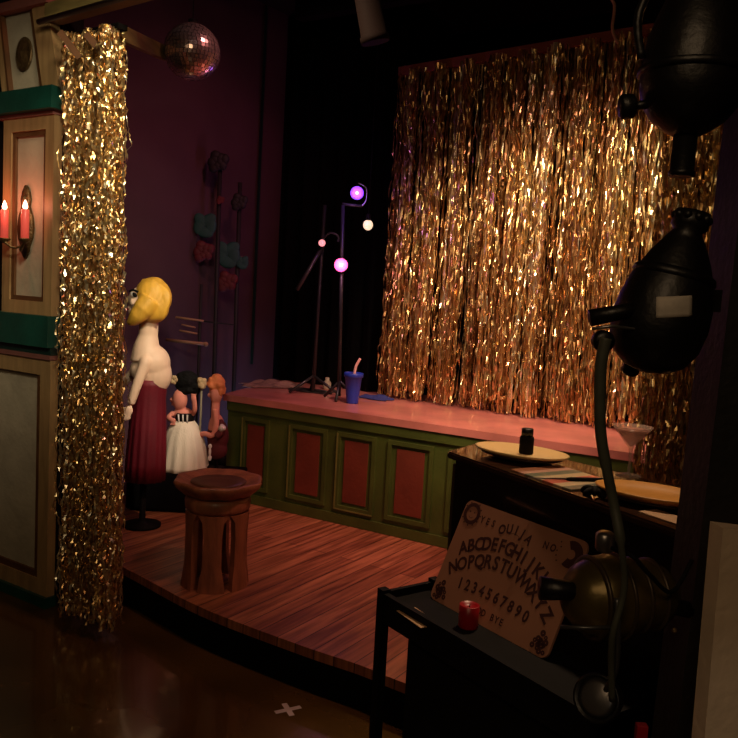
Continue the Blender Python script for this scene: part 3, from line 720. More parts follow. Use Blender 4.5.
lampcan(tB, LA(tB, bB, 357, 193, -.05), (.05, -1, -.1), .026, .09, G_p, glow('purple_halo', (.22, .06, .9), 1.3))
lampcan(tB, LA(tB, bB, 341, 265, -.05), (.05, -1, -.05), .027, .09, G_k, glow('pink_halo', (.8, .10, .30), 1.2))
cb = at(368, 225, 4.3)
pc = thing('pendant_bulb', 'small cream globe bulb hanging against the black drape left of the gold backdrop', 'bulb', cb)
bm = nb(); ell(bm, (0, 0, 0), (.026, .026, .028)); obj('globe', bm, G_c, pc, True)
bm = nb(); lathe(bm, [(.014, .022), (.014, .055), (.004, .06)], 14); tube(bm, [(0, 0, .05), (0, 0, 2.93 - cb.z)], .0025, 6); obj('cord', bm, M['black'], pc)

# blue cup and straw, cloths on the platform
cp = atz(352, 404, ZT)
cup = thing('plastic_cup', 'blue plastic tumbler with a pink straw on the platform edge', 'cup', (cp.x, cp.y + .03, ZT))
bm = nb(); lathe(bm, [(.030, 0), (.031, .004), (.036, .06), (.044, .135), (.051, .138), (.051, .158), (.047, .160), (.044, .150), (.036, .06), (.001, .02)], 28); obj('tumbler', bm, M['blue'], cup, True)
bm = nb(); tube(bm, catm([(-.012, 0, .03), (.006, 0, .17), (.012, 0, .20), (.030, -.004, .235)], 5), .007, 10); obj('straw', bm, M['straw'], cup, True)
def cloth(name, label, c, sx, sy, h, seed, m, rz=0):
    rnd = random.Random(seed); bm = nb(); n = 26; ph = [rnd.uniform(0, 6) for _ in range(6)]
    g = []
    for i in range(n + 1):
        row = []
        for j in range(n + 1):
            x, y = i / n * 2 - 1, j / n * 2 - 1; r = max(abs(x), abs(y)); f = max(0, 1 - r ** 3)
            z = .003 + h * f * (.5 + .25 * math.sin(5 * x + ph[0] + 3 * y) + .25 * math.sin(9 * y + ph[1] - 4 * x))
            wx = 1 + .12 * math.sin(4 * y + ph[2]); wy = 1 + .12 * math.sin(4 * x + ph[3])
            row.append(bm.verts.new((x * sx / 2 * wx, y * sy / 2 * wy, z)))
        g.append(row)
    for i in range(n):
        for j in range(n): bm.faces.new((g[i][j], g[i + 1][j], g[i + 1][j + 1], g[i][j + 1]))
    o = obj(name, bm, m, None, True, c, (0, 0, rz)); s = o.modifiers.new('thickness', 'SOLIDIFY'); s.thickness = .003; s.offset = 1
    return tag(o, label, 'cloth')
w = atz(372, 400, ZT); cloth('folded_cloth', 'dark blue cloth lying on the platform right of the blue cup', (w.x + .02, w.y + .06, ZT), .19, .12, .02, 2, M['bluecloth'], ANG)
w = atz(272, 386, ZT); cloth('crumpled_cloth', 'pale crumpled cloth at the left end of the platform top', (w.x, w.y, ZT), .34, .2, .035, 4, M['stripcloth'], .5)
w = atz(312, 391, ZT); cloth('grey_cloth', 'flat grey cloth under the feet of the light stands', (w.x, w.y - .02, ZT), .26, .14, .008, 6, M['greypipe'], -.5)
w = atz(327, 389, ZT); bm = nb(); lathe(bm, [(.018, 0), (.024, .01), (.024, .04), (.012, .055), (.012, .07)], 20)
tag(obj('small_jar', bm, M['panel'], None, True, (w.x, w.y - .02, ZT)), 'small pale jar between the two light stands', 'jar')

# ------------------------------------------------------------------ black counter on the right, with its load
TZ = .89
A_ = atz(447, 451, TZ); B_ = atz(684, 533, TZ); tu = (B_ - A_).normalized(); tn = Vector((tu.y, -tu.x, 0))   # tn: toward the camera
E_ = atz(487, 440, TZ); F_ = atz(611, 470, TZ); F2 = F_ + (F_ - E_).normalized() * .32; B2 = A_ + tu * 1.02
ct = thing('black_counter', 'tall black counter with a polished dark top in front of the platform', 'counter', (A_.x, A_.y, 0))
bm = nb(); top = [A_ + tn * 0, E_, F2, B2]
for p in top: p.z = 0
slab(bm, top, TZ - .018, TZ); es = [e for e in bm.edges]; bmesh.ops.bevel(bm, geom=es, offset=.004, segments=2, affect='EDGES')
rel(obj('countertop', bm, M['tabletop'], ct))
cent = (A_ + B2 + E_ + F2) / 4
ins = [p + (Vector((cent.x, cent.y, 0)) - p).normalized() * .03 for p in top]
bm = nb(); slab(bm, ins, .005, TZ - .0185); rel(obj('cabinet_body', bm, M['blackgloss'], ct))
bm = nb(); ia, ie = ins[0], ins[1]; nrm = Vector((-(ie - ia).y, (ie - ia).x, 0)).normalized() * .008
slab(bm, [ia + nrm, ie + nrm, ie + nrm * .1, ia + nrm * .1], .16, TZ - .03); rel(obj('side_panel', bm, M['endwood'], ct))
# plate with black bottle
pc_ = atz(521, 455, TZ + .012)
pl_ = thing('serving_plate', 'oval cream plate with a dark foot on the black counter', 'plate', (pc_.x, pc_.y, TZ), math.radians(-35))
T = Matrix.Diagonal((1.22, .78, 1, 1))
bm = nb(); lathe(bm, [(.05, .0005), (.065, .004), (.088, .012), (.086, .013)], 36, T); obj('dark_foot', bm, M['plateunder'], pl_, True)
bm = nb(); lathe(bm, [(.080, .0132), (.098, .020), (.102, .025), (.097, .026), (.078, .019), (.001, .017)], 40, T); obj('dish', bm, M['plate'], pl_, True)
bt = thing('small_bottle', 'small black bottle standing on the cream plate', 'bottle', (pc_.x + .010, pc_.y - .01, TZ + .0185))
bm = nb(); lathe(bm, [(.0165, 0), (.018, .003), (.018, .040), (.016, .044)], 20); obj('bottle_body', bm, M['black'], bt, True)
bm = nb(); lathe(bm, [(.0145, .0442), (.0150, .062), (.013, .064)], 20); obj('cap', bm, M['lamp'], bt, True)
# striped sheet: tinsel reflections in the counter top, painted as colour bands
rnd = random.Random(9)
sm = bpy.data.materials.new('striped_reflection'); sm.use_nodes = True; nt = sm.node_tree; b = nt.nodes['Principled BSDF']; b.inputs['Roughness'].default_value = .32
tc = nt.nodes.new('ShaderNodeTexCoord'); sp = nt.nodes.new('ShaderNodeSeparateXYZ'); nt.links.new(tc.outputs['Generated'], sp.inputs[0])
rp = nt.nodes.new('ShaderNodeValToRGB'); rp.color_ramp.interpolation = 'CONSTANT'; nt.links.new(sp.outputs[0], rp.inputs[0])
cols = [(0, (.30, .12, .06)), (.14, (.55, .30, .22)), (.25, (.13, .16, .11)), (.4, (.55, .42, .25)), (.55, (.60, .13, .09)), (.72, (.60, .45, .28)), (.86, (.14, .14, .10))]
el_ = rp.color_ramp.elements
el_[0].position = 0; el_[0].color = (*cols[0][1], 1); el_[1].position = cols[1][0]; el_[1].color = (*cols[1][1], 1)
for p_, c_ in cols[2:]: x = el_.new(p_); x.color = (*c_, 1)
nt.links.new(rp.outputs[0], b.inputs['Base Color'])
rc = atz(565, 478, TZ); rc2 = atz(540, 466, TZ); ang = math.atan2(tu.y, tu.x)
bm = nb(); box(bm, (0, 0, .002), (.20, .155, .003)); tag(obj('striped_reflection', bm, sm, None, False, (rc.x, rc.y, TZ), (0, 0, ang)), 'striped cream, red and green bands painted as reflections on the black counter', 'painted reflection')
w0 = atz(528, 478, TZ + .008); w1 = atz(612, 480, TZ + .008)
wd = thing('black_handled_knife', 'thin knife with a black handle lying across the painted reflection stripes', 'knife', w0); dv = w1 - w0
bm = nb(); tube(bm, [dv * .0, dv * .45], [.0015, .0028], 8); obj('blade', bm, M['chrome'], wd, True)
bm = nb(); tube(bm, [dv * .45, dv * .5, dv], [.003, .0048, .0045], 10); obj('handle', bm, M['black'], wd, True)
kb = atz(594, 497, TZ)
bm = nb()
for k in range(7):
    a = k * .9; ell(bm, (.016 * math.cos(a), .012 * math.sin(a), .010 + .004 * math.sin(3 * k)), (.015, .007, .009), (0, .4, a), 10, 8)
tag(obj('ribbon_bow', bm, M['black'], None, True, (kb.x, kb.y, TZ + .003)), 'small black ribbon bow at the near edge of the counter', 'bow')
# yellow tray
yc = atz(650, 497, TZ + .012)
ty = thing('yellow_tray', 'shallow amber yellow tray on a dark base at the right of the counter', 'tray', (yc.x + .008, yc.y, TZ), ang + .5)
bm = nb(); lathe(bm, [(.070, .0005), (.095, .010), (.094, .012)], 36, Matrix.Diagonal((1.15, .72, 1, 1))); obj('dark_base', bm, M['plateunder'], ty, True)
bm = nb(); lathe(bm, [(.088, .0122), (.102, .020), (.106, .025), (.100, .026), (.082, .018), (.001, .017)], 40, Matrix.Diagonal((1.15, .72, 1, 1))); obj('dish', bm, M['yellowtray'], ty, True)
rp_ = atz(668, 518, TZ)
bm = nb(); box(bm, (0, 0, .0015), (.10, .05, .002)); tag(obj('folded_paper', bm, M['paper'], None, False, (rp_.x, rp_.y - .0, TZ), (0, 0, ang)), 'tan folded paper on the counter nearest the black post', 'paper')
# cocktail glass
gc = atz(628, 475, TZ); hgt = (475 - 424) * gc.y / 800 * 1.0
gl = thing('cocktail_glass', 'cone shaped cocktail glass with a pinkish drink on the counter', 'glass', (gc.x - .002, gc.y - .01, TZ))
bm = nb(); lathe(bm, [(.030, 0), (.029, .002), (.004, .006), (.0035, .060), (.006, .068), (.048, hgt), (.0465, hgt), (.004, .071), (.001, .070)], 32); obj('bowl_and_stem', bm, M['glass'], gl, True)
bm = nb(); lathe(bm, [(.003, .0725), (.040, hgt - .008), (.001, hgt - .0079)], 28); obj('drink', bm, M['drink'], gl, True)

# ------------------------------------------------------------------ low black cart with the letter board
YAW = -.96
cu2 = Vector((math.cos(YAW), math.sin(YAW), 0)); cn2 = Vector((cu2.y, -cu2.x, 0))
CZ = .581
K0 = atz(380, 591, CZ + .018); K0.z = 0
def tp(s, off, z): return K0 + cu2 * s + cn2 * off + Z * z      # off: toward the camera
S_L, S_R, O_F, O_B = 0, .62, 0, -.168
cart = thing('side_cart', 'low black cart with a raised rim standing in front of the counter', 'cart', tp(S_L, O_F, 0))
def cbox(name, s0, s1, o0, o1, z0, z1, m=M['black'], parent=None):
    bm = nb(); hexa(bm, [tp(s0, o0, z0), tp(s1, o0, z0), tp(s1, o1, z0), tp(s0, o1, z0)], [tp(s0, o0, z1), tp(s1, o0, z1), tp(s1, o1, z1), tp(s0, o1, z1)])
    return rel(obj(name, bm, m, cart))
cbox('tray_surface', S_L + .012, S_R, O_B, O_F - .012, CZ - .012, CZ, M['black'])
cbox('front_rim', S_L, S_R, O_F - .0115, O_F + .003, CZ - .05, CZ + .018)
cbox('end_rim', S_L, S_L + .0115, O_B, O_F - .0116, CZ - .05, CZ + .018)
cbox('lower_shelf', S_L + .03, S_R, O_B, O_F - .012, .12, .14)
for (s, o) in ((S_L - .002, O_F - .016), (S_L - .002, O_B), (S_R - .02, O_F - .016), (S_R - .02, O_B)):
    cbox('leg', s, s + .022, o, o + .022, .0, CZ + .026)
cbox('front_panel', S_L + .10, S_R, O_F - .030, O_F - .0125, .14, CZ - .0505)

# letter board leaning against the counter
brd = bpy.data.objects.new('talking_board', None); C.objects.link(brd)
tag(brd, 'tan printed board with arched rows of dark letters, leaning on the black counter', 'talking board')
# corners
BW, BH = .368, .249
BO = Vector((.1715, 1.8283, CZ + .001)); lean = .43
xa = cu2.copy()
za = (-cn2 * math.sin(lean) + Z * math.cos(lean)).normalized()
ya = za.cross(xa)
mw = Matrix((xa, ya, za)).transposed().to_4x4(); mw.translation = BO
brd.matrix_world = mw
# rounded board outline
bm = nb(); pts = []
rr = .018
for (cx, cz, a) in ((rr, rr, PI), (BW - rr, rr, 1.5 * PI), (BW - rr, BH - rr, 0), (rr, BH - rr, .5 * PI)):
    for k in range(7): q = a + k * PI / 12; pts.append((cx + rr * math.cos(q), cz + rr * math.sin(q)))
hexa(bm, [(x, -.0, z) for x, z in pts], [(x, .006, z) for x, z in pts])
bpanel = obj('board_panel', bm, M['board'], brd)
def letters(items):                    # (char, x, z, height, angle)
    allb = nb()
    for ch, x, z, h, a in items:
        cu_ = bpy.data.curves.new('t', 'FONT'); cu_.body = ch; cu_.size = h * 1.38; cu_.align_x = 'CENTER'; cu_.align_y = 'CENTER'; cu_.offset = h * .045; cu_.resolution_u = 3
        to = bpy.data.objects.new('t', cu_); C.objects.link(to); bpy.context.view_layer.update()
        me = bpy.data.meshes.new_from_object(to.evaluated_get(bpy.context.evaluated_depsgraph_get()))
        T = Matrix.Translation((x, -.0004, z)) @ Matrix.Diagonal((.86, 1, 1, 1)) @ Matrix.Rotation(-a, 4, 'Y') @ Matrix.Rotation(PI / 2, 4, 'X')
        me.transform(T); allb.from_mesh(me); bpy.data.objects.remove(to); bpy.data.curves.remove(cu_); bpy.data.meshes.remove(me)
    return allb
def arc(text, x0, z0, xm, zm, x1, z1, h):
    out = []; n = len(text)
    for i, ch in enumerate(text):
        t = i / (n - 1)
        # quadratic through the three points at t = 0, .5, 1
        L0, L1, L2 = 2 * (t - .5) * (t - 1), -4 * t * (t - 1), 2 * t * (t - .5)
        x = L0 * x0 + L1 * xm + L2 * x1; z = L0 * z0 + L1 * zm + L2 * z1
        dx = (4 * t - 3) * x0 + (4 - 8 * t) * xm + (4 * t - 1) * x1; dz = (4 * t - 3) * z0 + (4 - 8 * t) * zm + (4 * t - 1) * z1
        out.append((ch, x, z, h, math.atan2(dz, dx)))
    return out
X = lambda a: a * BW; Y_ = lambda b: (1 - b) * BH
its = arc('ABCDEFGHIJKLM', X(.12), Y_(.45), X(.48), Y_(.30), X(.87), Y_(.47), .031)
rows_ = [('letter_row', its)]; its = arc('NOPQRSTUVWXYZ', X(.10), Y_(.65), X(.49), Y_(.46), X(.90), Y_(.68), .031)
rows_.append(('letter_row', its)); its = arc('1234567890', X(.21), Y_(.755), X(.49), Y_(.735), X(.77), Y_(.765), .025)
rows_.append(('number_row', its)); its = arc('OUIJA', X(.37), Y_(.16), X(.48), Y_(.125), X(.59), Y_(.16), .022)
rows_.append(('title_word', its)); its = arc('YES', X(.185), Y_(.14), X(.235), Y_(.14), X(.285), Y_(.14), .016)
rows_.append(('answer_word', its)); its = arc('NO', X(.725), Y_(.15), X(.752), Y_(.15), X(.78), Y_(.15), .016)
rows_.append(('answer_word', its)); its = arc('GOOD BYE', X(.36), Y_(.90), X(.49), Y_(.90), X(.62), Y_(.90), .015)
rows_.append(('farewell_word', its))
for nm_, it_ in rows_: obj(nm_, letters(it_), M['ink'], bpanel)
bm = nb()
def ring(bm, cx, cz, r0, r1, n=32, a0=0, a1=2 * PI, y=-.0009):
    v = []
    for k in range(n + 1):
        q = a0 + (a1 - a0) * k / n; v.append((bm.verts.new((cx + r0 * math.cos(q), y, cz + r0 * math.sin(q))), bm.verts.new((cx + r1 * math.cos(q), y, cz + r1 * math.sin(q)))))
    for a, b in zip(v, v[1:]): bm.faces.new((a[0], a[1], b[1], b[0]))
ring(bm, .030, BH - .030, .017, .0265)                     # sun
for k in range(12):
    q = k * PI / 6; c = Vector((.030 + .0285 * math.cos(q), 0, BH - .030 + .0285 * math.sin(q)))
    if .002 < c.x and c.z < BH - .002: ring(bm, c.x, c.z, 0.0001, .0022, 6)
for s_ in (-1, 1): ring(bm, .030 + s_ * .007, BH - .026, .0001, .002, 8)
ring(bm, .030, BH - .034, .006, .0072, 12, PI * 1.15, PI * 1.85)
obj('printed_sun', bm, M['ink'], bpanel); bm = nb()
ring(bm, BW - .032, BH - .036, .010, .029, 24, -2.1, 2.1)  # moon
for k in range(5): ring(bm, BW - .066 + .004 * math.sin(k * 2), BH - .018 - .010 * k, .0001, .002, 6)
obj('printed_moon_and_stars', bm, M['ink'], bpanel); bm = nb()
ring(bm, X(.48), Y_(.27), .028, .0292, 16, .9, 2.24)
obj('printed_arch', bm, M['ink'], bpanel)
for (cx, cz, s_) in ((.026, .024, 1), (BW - .026, .024, -1)):
    bm = nb()
    for k in range(17):
        q = k * 1.9; r = .003 + .0016 * k; x_ = cx + s_ * r * math.cos(q) * .85; z_ = cz + r * math.sin(q) * .85
        if z_ > .006 and .006 < x_ < BW - .006: ring(bm, x_, z_, .0012, .0058 + .0012 * math.sin(k), 10)
    obj('corner_flower', bm, M['ink'], bpanel)
# red votive on the cart
vp2 = atz(468, 627, CZ); vp = Vector((vp2.x, vp2.y, CZ))
vt = thing('votive_candle', 'small red votive candle on the black cart before the letter board', 'candle', vp)
bm = nb(); lathe(bm, [(.020, 0), (.0215, .003), (.022, .050), (.020, .051), (.018, .046), (.001, .045)], 28); obj('wax_cup', bm, M['redwax'], vt, True)
bm = nb(); tube(bm, [(0, 0, .045), (.001, 0, .051)], .0012, 6); obj('wick', bm, M['black'], vt)
pw = atz(418, 618, CZ); bm = nb(); box(bm, (0, 0, .001), (.10, .05, .0015)); tag(obj('paper_slip', bm, M['paper'], None, False, (pw.x + .0, pw.y, CZ), (0, 0, ang)), 'tan paper slip in the left end of the black cart', 'paper')
# pale tape cross on the floor
tc_ = atz(288, 710, 0)
bm = nb()
for a, L_ in ((.5, .085), (2.0, .075)): box(bm, (0, 0, .0012 + .0006 * (a > 1)), (L_, .017, .0008), a)
tag(obj('tape_cross', bm, M['tapew'], None, False, (tc_.x, tc_.y, 0)), 'white tape cross stuck on the dark floor below the stage edge', 'floor tape')

# ------------------------------------------------------------------ near black post, cream board
PY = 1.12
pa = at(731, 60, PY + .09); pb = at(651, 738, PY + .09); pa.y -= .09; pb.y -= .09
d_ = pa - pb; pa2 = pb + d_ * (2.9 - pb.z) / d_.z; pb2 = pb - d_ * (pb.z / d_.z)
post = thing('black_post', 'thick black post close by on the right carrying the stage lamps', 'post', (pb2.x + .04, pb2.y, 0))
bm = nb(); wx = Vector((.066, .0, 0)); wy = Vector((0, .09, 0))
hexa(bm, [pb2, pb2 + wx, pb2 + wx + wy, pb2 + wy], [pa2, pa2 + wx, pa2 + wx + wy, pa2 + wy]); rel(obj('shaft', bm, M['post'], post))
cb0 = at(723, 528, 1.0); cb1 = at(704, 745, 1.0)
bm = nb(); dn = (cb1 - cb0); dn = dn / -dn.z
lo = cb0 + dn * cb0.z; tr = cb0 + Vector((.30, .06, -.035)); tl = Vector((lo.x + .30, lo.y + .06, 0))
th_ = Vector((-.004, .03, 0))
hexa(bm, [lo, tl, tr, cb0], [lo + th_, tl + th_, tr + th_, cb0 + th_]); tag(obj('cream_board', bm, M['creamboard']), 'cream painted board leaning upright behind the black post at lower right', 'board')
M['edge'] = M['tan']

# ------------------------------------------------------------------ stage lamps on the post
def A1(px, py, Y): return at(px, py, Y)
def lamp(name, label, c): return thing(name, label, 'stage lamp', c, 0, 'black and bronze stage lamps')
# upper lamp: round black drum pointing down with a short snout
Y1 = 1.1; L1 = A1(694, 62, Y1)
t = lamp('stage_lamp', 'large black bell shaped stage lamp at the top of the post', L1); k = Y1 / 800
axd = Vector((-.02, .0, -1))
bm = nb(); lathe(bm, [(.028, -.13), (.036, -.11), (.040, -.09), (.052, -.06), (.062, -.03), (.066, .0), (.067, .03), (.062, .056), (.048, .076), (.030, .090), (.018, .096)], 36, axis_m((0, 0, 0), axd)); obj('housing', bm, M['lamp'], t, True)
bm = nb(); lathe(bm, [(.0155, .096), (.0155, .142), (.017, .143), (.017, .150), (.013, .150)], 24, axis_m((0, 0, 0), axd)); obj('snout', bm, M['lamp'], t, True)
bm = nb(); lathe(bm, [(.069, .010), (.071, .012), (.071, .018), (.069, .02)], 36, axis_m((0, 0, 0), axd)); obj('seam_ring', bm, M['lamp'], t, True)
bm = nb(); lathe(bm, [(.010, 0), (.016, .004), (.017, .018), (.012, .022)], 16, axis_m(A1(636, 106, Y1) - L1, (-1, .1, -.1))); tube(bm, [A1(634, 106, Y1) - L1, A1(650, 104, Y1) - L1], .006, 8); obj('side_knob', bm, M['lamp'], t, True)
bm = nb(); tube(bm, catm([(-.070, 0, .0), (-.078, 0, .06), (-.04, 0, .125), (.03, 0, .14), (.078, 0, .06), (.070, 0, .0)], 5), .006, 8); obj('yoke', bm, M['lamp'], t, True)
bm = nb(); box(bm, (.0, 0, .150), (.05, .035, .03), 0, .004); obj('clamp', bm, M['olive'], t)
# middle lamp: teardrop scoop leaning left
Y2 = 1.06; T2 = A1(692, 218, Y2); T3 = A1(646, 366, Y2)
t = lamp('stage_lamp', 'black teardrop stage lamp with a worn grey label on the middle of the post', T2); ax = (T3 - T2); Lx = ax.length; k = Y2 / 800
s = Lx
M4 = axis_m((0, 0, 0), ax)
prof = [(.012, -.010), (.022, -.008), (.024, .012), (.018, .018), (.026, .030), (.040, .055), (.053, .085), (.060, .115), (.062, .14), (.058, .17), (.046, .192), (.028, .205), (.004, .210)]
bm = nb(); lathe(bm, prof, 40, M4); obj('housing', bm, M['lamp'], t, True)
bm = nb(); lathe(bm, [(.047, .070), (.052, .073), (.054, .080), (.051, .083)], 40, M4); obj('seam_ring', bm, M['lamp'], t, True)
bm = nb()
for j in range(10): q = 2 * PI * j / 10; ell(bm, (M4 @ Vector((.021 * math.cos(q), .021 * math.sin(q), .0))), (.006,) * 3, None, 8, 6)
obj('finned_cap', bm, M['lamp'], t, True)
bm = nb(); h0_ = A1(622, 312, Y2 - .03) - T2; h1_ = A1(590, 318, Y2 - .03) - T2; tube(bm, [h0_ + (h0_ - h1_) * .6, h0_, h1_], [.008, .010, .011], 14); obj('handle', bm, M['lamp'], t, True)
bm = nb(); tube(bm, [A1(640, 330, Y2 - .04) - T2, A1(612, 326, Y2 - .04) - T2, A1(592, 329, Y2 - .04) - T2], .0022, 8); obj('bracket_wire', bm, M['chrome'], t, True)
bm = nb(); c_ = A1(603, 341, Y2 - .03) - T2; lathe(bm, [(.011, -.010), (.014, -.006), (.014, .006), (.011, .010)], 18, axis_m(c_, (0, 1, .1))); obj('cable_gland', bm, M['lamp'], t, True)
bm = nb(); lathe(bm, [(.008, .206), (.012, .21), (.012, .222), (.008, .226)], 16, M4 @ Matrix.Rotation(-.25, 4, 'Y')); obj('end_knob', bm, M['lamp'], t, True)
# the worn label wraps the housing: a curved patch just above the surface
bm = nb(); rows = []
Mi = M4.inverted()
for i in range(7):
    row = []
    for j in range(9):
        tgt = A1(656 + 36 * j / 8, 297 - 1.5 * j / 8 + 21 * i / 6, Y2) - T2; camd = (Vector(CAM) - T2)
        # march from the camera side onto the lathe
        o_ = camd; dr = (tgt - camd).normalized(); best = None; tt = (tgt - camd).length - .09
        while tt < (tgt - camd).length + .05:
            p = Mi @ (o_ + dr * tt); rr_ = math.hypot(p.x, p.y); pr = 0
            for a, b in zip(prof, prof[1:]):
                if a[1] <= p.z <= b[1]: pr = a[0] + (b[0] - a[0]) * (p.z - a[1]) / max(1e-6, b[1] - a[1])
            if rr_ < pr + .0008: best = o_ + dr * tt; break
            tt += .0008
        row.append(bm.verts.new(best if best is not None else tgt))
    rows.append(row)
for i in range(6):
    for j in range(8): bm.faces.new((rows[i][j], rows[i][j + 1], rows[i + 1][j + 1], rows[i + 1][j]))
st_ = obj('worn_label', bm, M['sticker'], t, True); md_ = st_.modifiers.new('th', 'SOLIDIFY'); md_.thickness = .0008; md_.offset = 0
bm = nb(); box(bm, A1(700, 300, Y2 + .03) - T2, (.05, .02, .03)); obj('clamp', bm, M['lamp'], t)
# lower lamp: bronze ribbed drum
Y3 = 1.1; L3 = A1(602, 597, Y3)
t = lamp('stage_lamp', 'bronze olive ribbed stage lamp low on the post before the letter board', L3)
ad = Vector((1, .25, .02)); M4 = axis_m((0, 0, 0), ad)
bm = nb(); lathe(bm, [(.006, -.056), (.028, -.052), (.046, -.036), (.057, -.012), (.060, .010), (.056, .034), (.050, .046), (.048, .075), (.040, .095), (.030, .100)], 40, M4); obj('housing', bm, M['olive'], t, True)
for z, r in ((-.018, .0575), (.018, .0605), (.048, .0525), (.075, .050)):
    bm = nb(); lathe(bm, [(r - .003, z - .003), (r + .002, z - .002), (r + .002, z + .002), (r - .003, z + .003)], 36, M4); obj('rib', bm, M['ribolive'], t, True)
bm = nb(); lathe(bm, [(.010, 0), (.020, .003), (.021, .012), (.010, .016)], 18, axis_m(M4 @ Vector((0, 0, .101)), ad)); obj('back_knob', bm, M['ribolive'], t, True)
bm = nb(); h0_ = A1(564, 590, Y3 - .02) - L3; h1_ = A1(540, 588, Y3 - .02) - L3; tube(bm, [h0_ + (h0_ - h1_), h0_, h1_], [.010, .014, .0165], 16); obj('handle', bm, M['lamp'], t, True)
bm = nb(); c_ = A1(605, 540, Y3) - L3; lathe(bm, [(.010, -.016), (.013, -.012), (.0135, .008), (.009, .012)], 18, axis_m(c_, (0, 0, 1))); obj('grey_clamp_knob', bm, M['chrome'], t, True)
bm = nb()
yk = [A1(560, 627, Y3 - .075) - L3, A1(590, 628, Y3 - .085) - L3, A1(620, 627, Y3 - .08) - L3]
tube(bm, yk, .003, 8); tube(bm, catm([A1(617, 598, Y3 - .075) - L3, A1(618, 630, Y3 - .085) - L3, A1(616, 668, Y3 - .07) - L3, A1(606, 690, Y3 - .04) - L3], 5), .004, 8); obj('yoke', bm, M['greypipe'], t, True)
bm = nb(); ell(bm, M4 @ Vector((0, 0, 0)) + Vector((.085, -.052, -.022)), (.0045,) * 3, None, 12, 8); obj('glint_bead', bm, M['oldgold'], t, True)  # small brassy bead stands in for a specular glint on the housing
bm = nb(); c_ = A1(597, 698, Y3 - .01) - L3; ml = axis_m(c_, (-.5, -.6, .3)); lathe(bm, [(.018, -.05), (.028, -.03), (.032, -.004), (.034, 0), (.034, .005), (.030, .006), (.028, .0)], 28, ml); obj('lower_can', bm, M['lamp'], t, True)
bm = nb(); lathe(bm, [(.028, .0005), (.02, .004), (.001, .006)], 28, ml); obj('lower_lens', bm, M['chrome'], t, True)
bm = nb(); tube(bm, [A1(640, 600, Y3 + .02) - L3, A1(690, 610, Y3 + .03) - L3], .012, 10); obj('clamp_arm', bm, M['lamp'], t, True)
bm = nb(); box(bm, A1(641, 734, Y3 - .02) - L3, (.016, .012, .03), 0, .002); obj('red_connector', bm, M['redwax'], t)
# power cable between the lamps
bm = nb(); cbp = [A1(606, 338, Y2 - .045), A1(601, 365, Y2 - .045), A1(600, 400, Y2 - .045), A1(601, 435, Y2 - .045), A1(607, 470, Y2 - .045), A1(614, 505, Y2 - .045), A1(621, 545, Y2 - .06), A1(624, 590, Y3 - .085), A1(612, 640, Y3 - .085), A1(612, 700, Y3 - .06)]
tube(bm, catm(cbp, 7), [.0078] * 14 + [.0074] * 14 + [.0068] * 14 + [.0045] * 22, 12)
tag(obj('power_cable', bm, M['cable'], None, True), 'thick grey-green cable hanging from the middle lamp down to the bronze lamp', 'cable')
bm = nb(); tube(bm, catm([A1(612, 548, Y3 - .05), A1(632, 556, Y3 - .075), A1(650, 575, Y3 - .07), A1(672, 592, Y3 - .04), A1(692, 560, Y3 - .02)], 6), .003, 8)
tag(obj('thin_cable', bm, M['black'], None, True), 'thin black cable looping over the bronze lamp to the post', 'cable')
# dim lantern hanging above, left of the backdrop, and the pale rope
lc = at(371, 18, 3.0)
t = lamp('stage_lamp', 'dim brown cylindrical lantern hanging near the ceiling left of the backdrop', lc)
bm = nb(); lathe(bm, [(.030, -.10), (.046, -.085), (.048, .06), (.053, .062), (.053, .085), (.046, .085)], 28, axis_m((0, 0, 0), (.25, .1, -1))); obj('housing', bm, M['darklantern'], t, True)
bm = nb(); tube(bm, [(0, 0, .06), (-.01, 0, 2.93 - lc.z)], .010, 8); obj('hanging_arm', bm, M['black'], t)
r0 = at(616, 40, 3.6); r1 = at(613, -6, 3.6)
bm = nb(); tube(bm, catm([r0 + Vector((.012, 0, -.01)), r0, r0 + Vector((-.020, 0, .05)), r0 + Vector((-.018, 0, .14)), r1 + Vector((-.012, 0, .02)), Vector((r1.x, r1.y, 2.93))], 6), .007, 8)
tag(obj('pale_rope', bm, M['rod'], None, True), 'pale rope hanging from the ceiling to the top of the gold backdrop', 'rope')

# ------------------------------------------------------------------ light
def spot(name, loc, target, power, col, size, blend=.5, rad=.06):
    l = bpy.data.lights.new(name, 'SPOT'); l.energy = power; l.color = col; l.spot_size = math.radians(size); l.spot_blend = blend; l.shadow_soft_size = rad
    o = bpy.data.objects.new(name, l); C.objects.link(o); o.location = loc
    o.rotation_euler = (Vector(target) - Vector(loc)).to_track_quat('-Z', 'Y').to_euler(); return o
def point(name, loc, power, col, rad=.03):
    l = bpy.data.lights.new(name, 'POINT'); l.energy = power; l.color = col; l.shadow_soft_size = rad
    o = bpy.data.objects.new(name, l); C.objects.link(o); o.location = loc; return o
def area(name, loc, target, power, col, sx, sy):
    l = bpy.data.lights.new(name, 'AREA'); l.shape = 'RECTANGLE'; l.energy = power; l.color = col; l.size = sx; l.size_y = sy
    o = bpy.data.objects.new(name, l); C.objects.link(o); o.location = loc
    o.rotation_euler = (Vector(target) - Vector(loc)).to_track_quat('-Z', 'Y').to_euler(); return o
wd_ = bpy.data.worlds.new('world'); sc.world = wd_; wd_.use_nodes = True
wd_.node_tree.nodes['Background'].inputs[0].default_value = (.9, .55, .35, 1); wd_.node_tree.nodes['Background'].inputs[1].default_value = .006
spot('amber_side_spot', (-.1, 1.6, 2.75), (-1.0, 2.87, 1.85), 72, (1, .80, .52), 34, .9, .14)
spot('amber_side_spot', (-.5, 1.1, 2.2), (-1.02, 2.87, 1.3), 24, (1, .78, .48), 50, .9, .14)
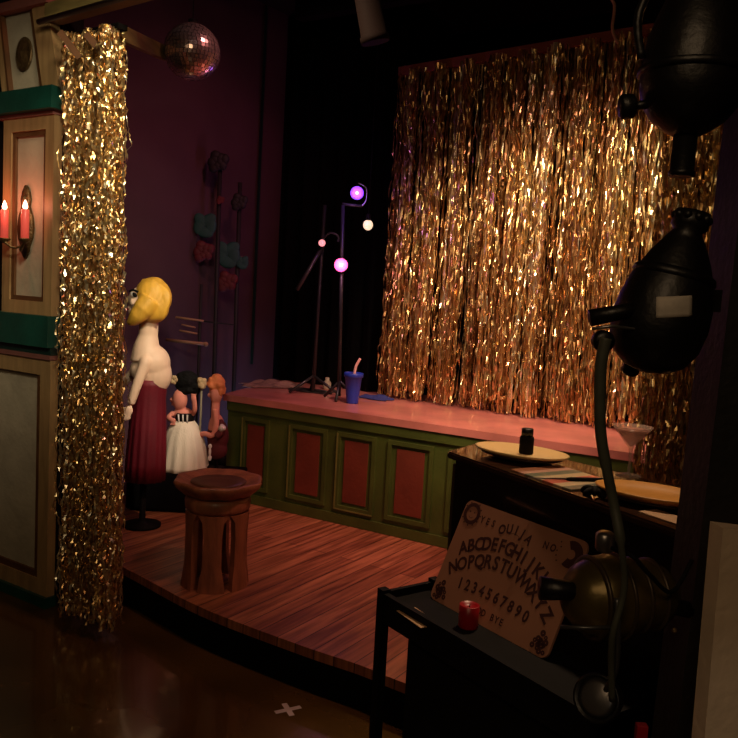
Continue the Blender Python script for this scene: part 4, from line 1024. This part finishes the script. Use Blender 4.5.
spot('pilaster_spot', (-.3, .9, 2.4), (-1.4, 3.1, 1.5), 82, (1, .86, .62), 42, .9, .12)
spot('backdrop_spot', (1.0, 1.9, 2.8), (.85, 3.95, 1.10), 210, (1, .80, .50), 43, .6, .14)
spot('backdrop_spot', (-.9, 2.4, 2.8), (.70, 4.0, 1.15), 135, (1, .74, .48), 40, .6, .14)
spot('backdrop_spot', (.2, 3.2, 2.85), (.9, 3.7, .71), 60, (1, .45, .38), 80, .7, .12)
spot('right_tinsel_spot', (.3, 1.3, 2.7), (.98, 2.08, 1.8), 34, (1, .70, .36), 26, .7, .10)
spot('pink_platform_spot', (.9, 2.4, 2.8), (.45, 3.85, .7), 90, (1, .38, .34), 50, .7, .08)
spot('red_floor_spot', (.5, 1.9, 2.8), (-.2, 3.0, .15), 76, (1, .44, .33), 58, .8, .08)
spot('puppet_spot', (.55, 2.3, 2.75), (-.93, 3.62, .95), 210, (1, .82, .60), 17, .6, .06)
spot('counter_spot', (.75, 2.4, 2.75), (.45, 1.9, .89), 95, (1, .68, .42), 36, .8, .06)
point('purple_lamp_light', at(357, 193, 4.10), 1.0, (.45, .16, 1))
point('pink_lamp_light', at(341, 265, 4.10), 1.4, (1, .35, .6))
point('sconce_light', PT(sc_s + .022, sc_z + .07, .10), .5, (1, .22, .12), .01)
point('sconce_light', PT(sc_s - .10, sc_z + .07, .10), .5, (1, .22, .12), .01)
spot('blue_wall_wash', (-.62, 4.40, .30), (-.95, 4.75, 1.0), 11, (.42, .62, 1), 120, 1, .1)
spot('red_wall_wash', (-.2, 3.2, 2.7), (-1.0, 4.4, 1.6), 23, (1, .34, .30), 75, 1, .1)
spot('red_beam_spot', (.05, 1.9, 2.5), (-.75, 2.65, 2.36), 14, (1, .05, .08), 30, 1, .03)
spot('board_fill_spot', (.35, -.8, 1.5), (.50, 1.0, .62), 4.5, (1, .80, .58), 15, .6, .05)  # unseen lamp added to brighten the cream board
spot('ball_spot', (-.3, 1.7, 2.7), tuple(bc), 9, (1, .78, .70), 9, .5, .05)
area('house_fill', (-.5, -.8, 2.7), (-.8, 2.4, .6), 11, (1, .66, .36), 1.2, .8)  # added warm fill from behind the camera, no visible source
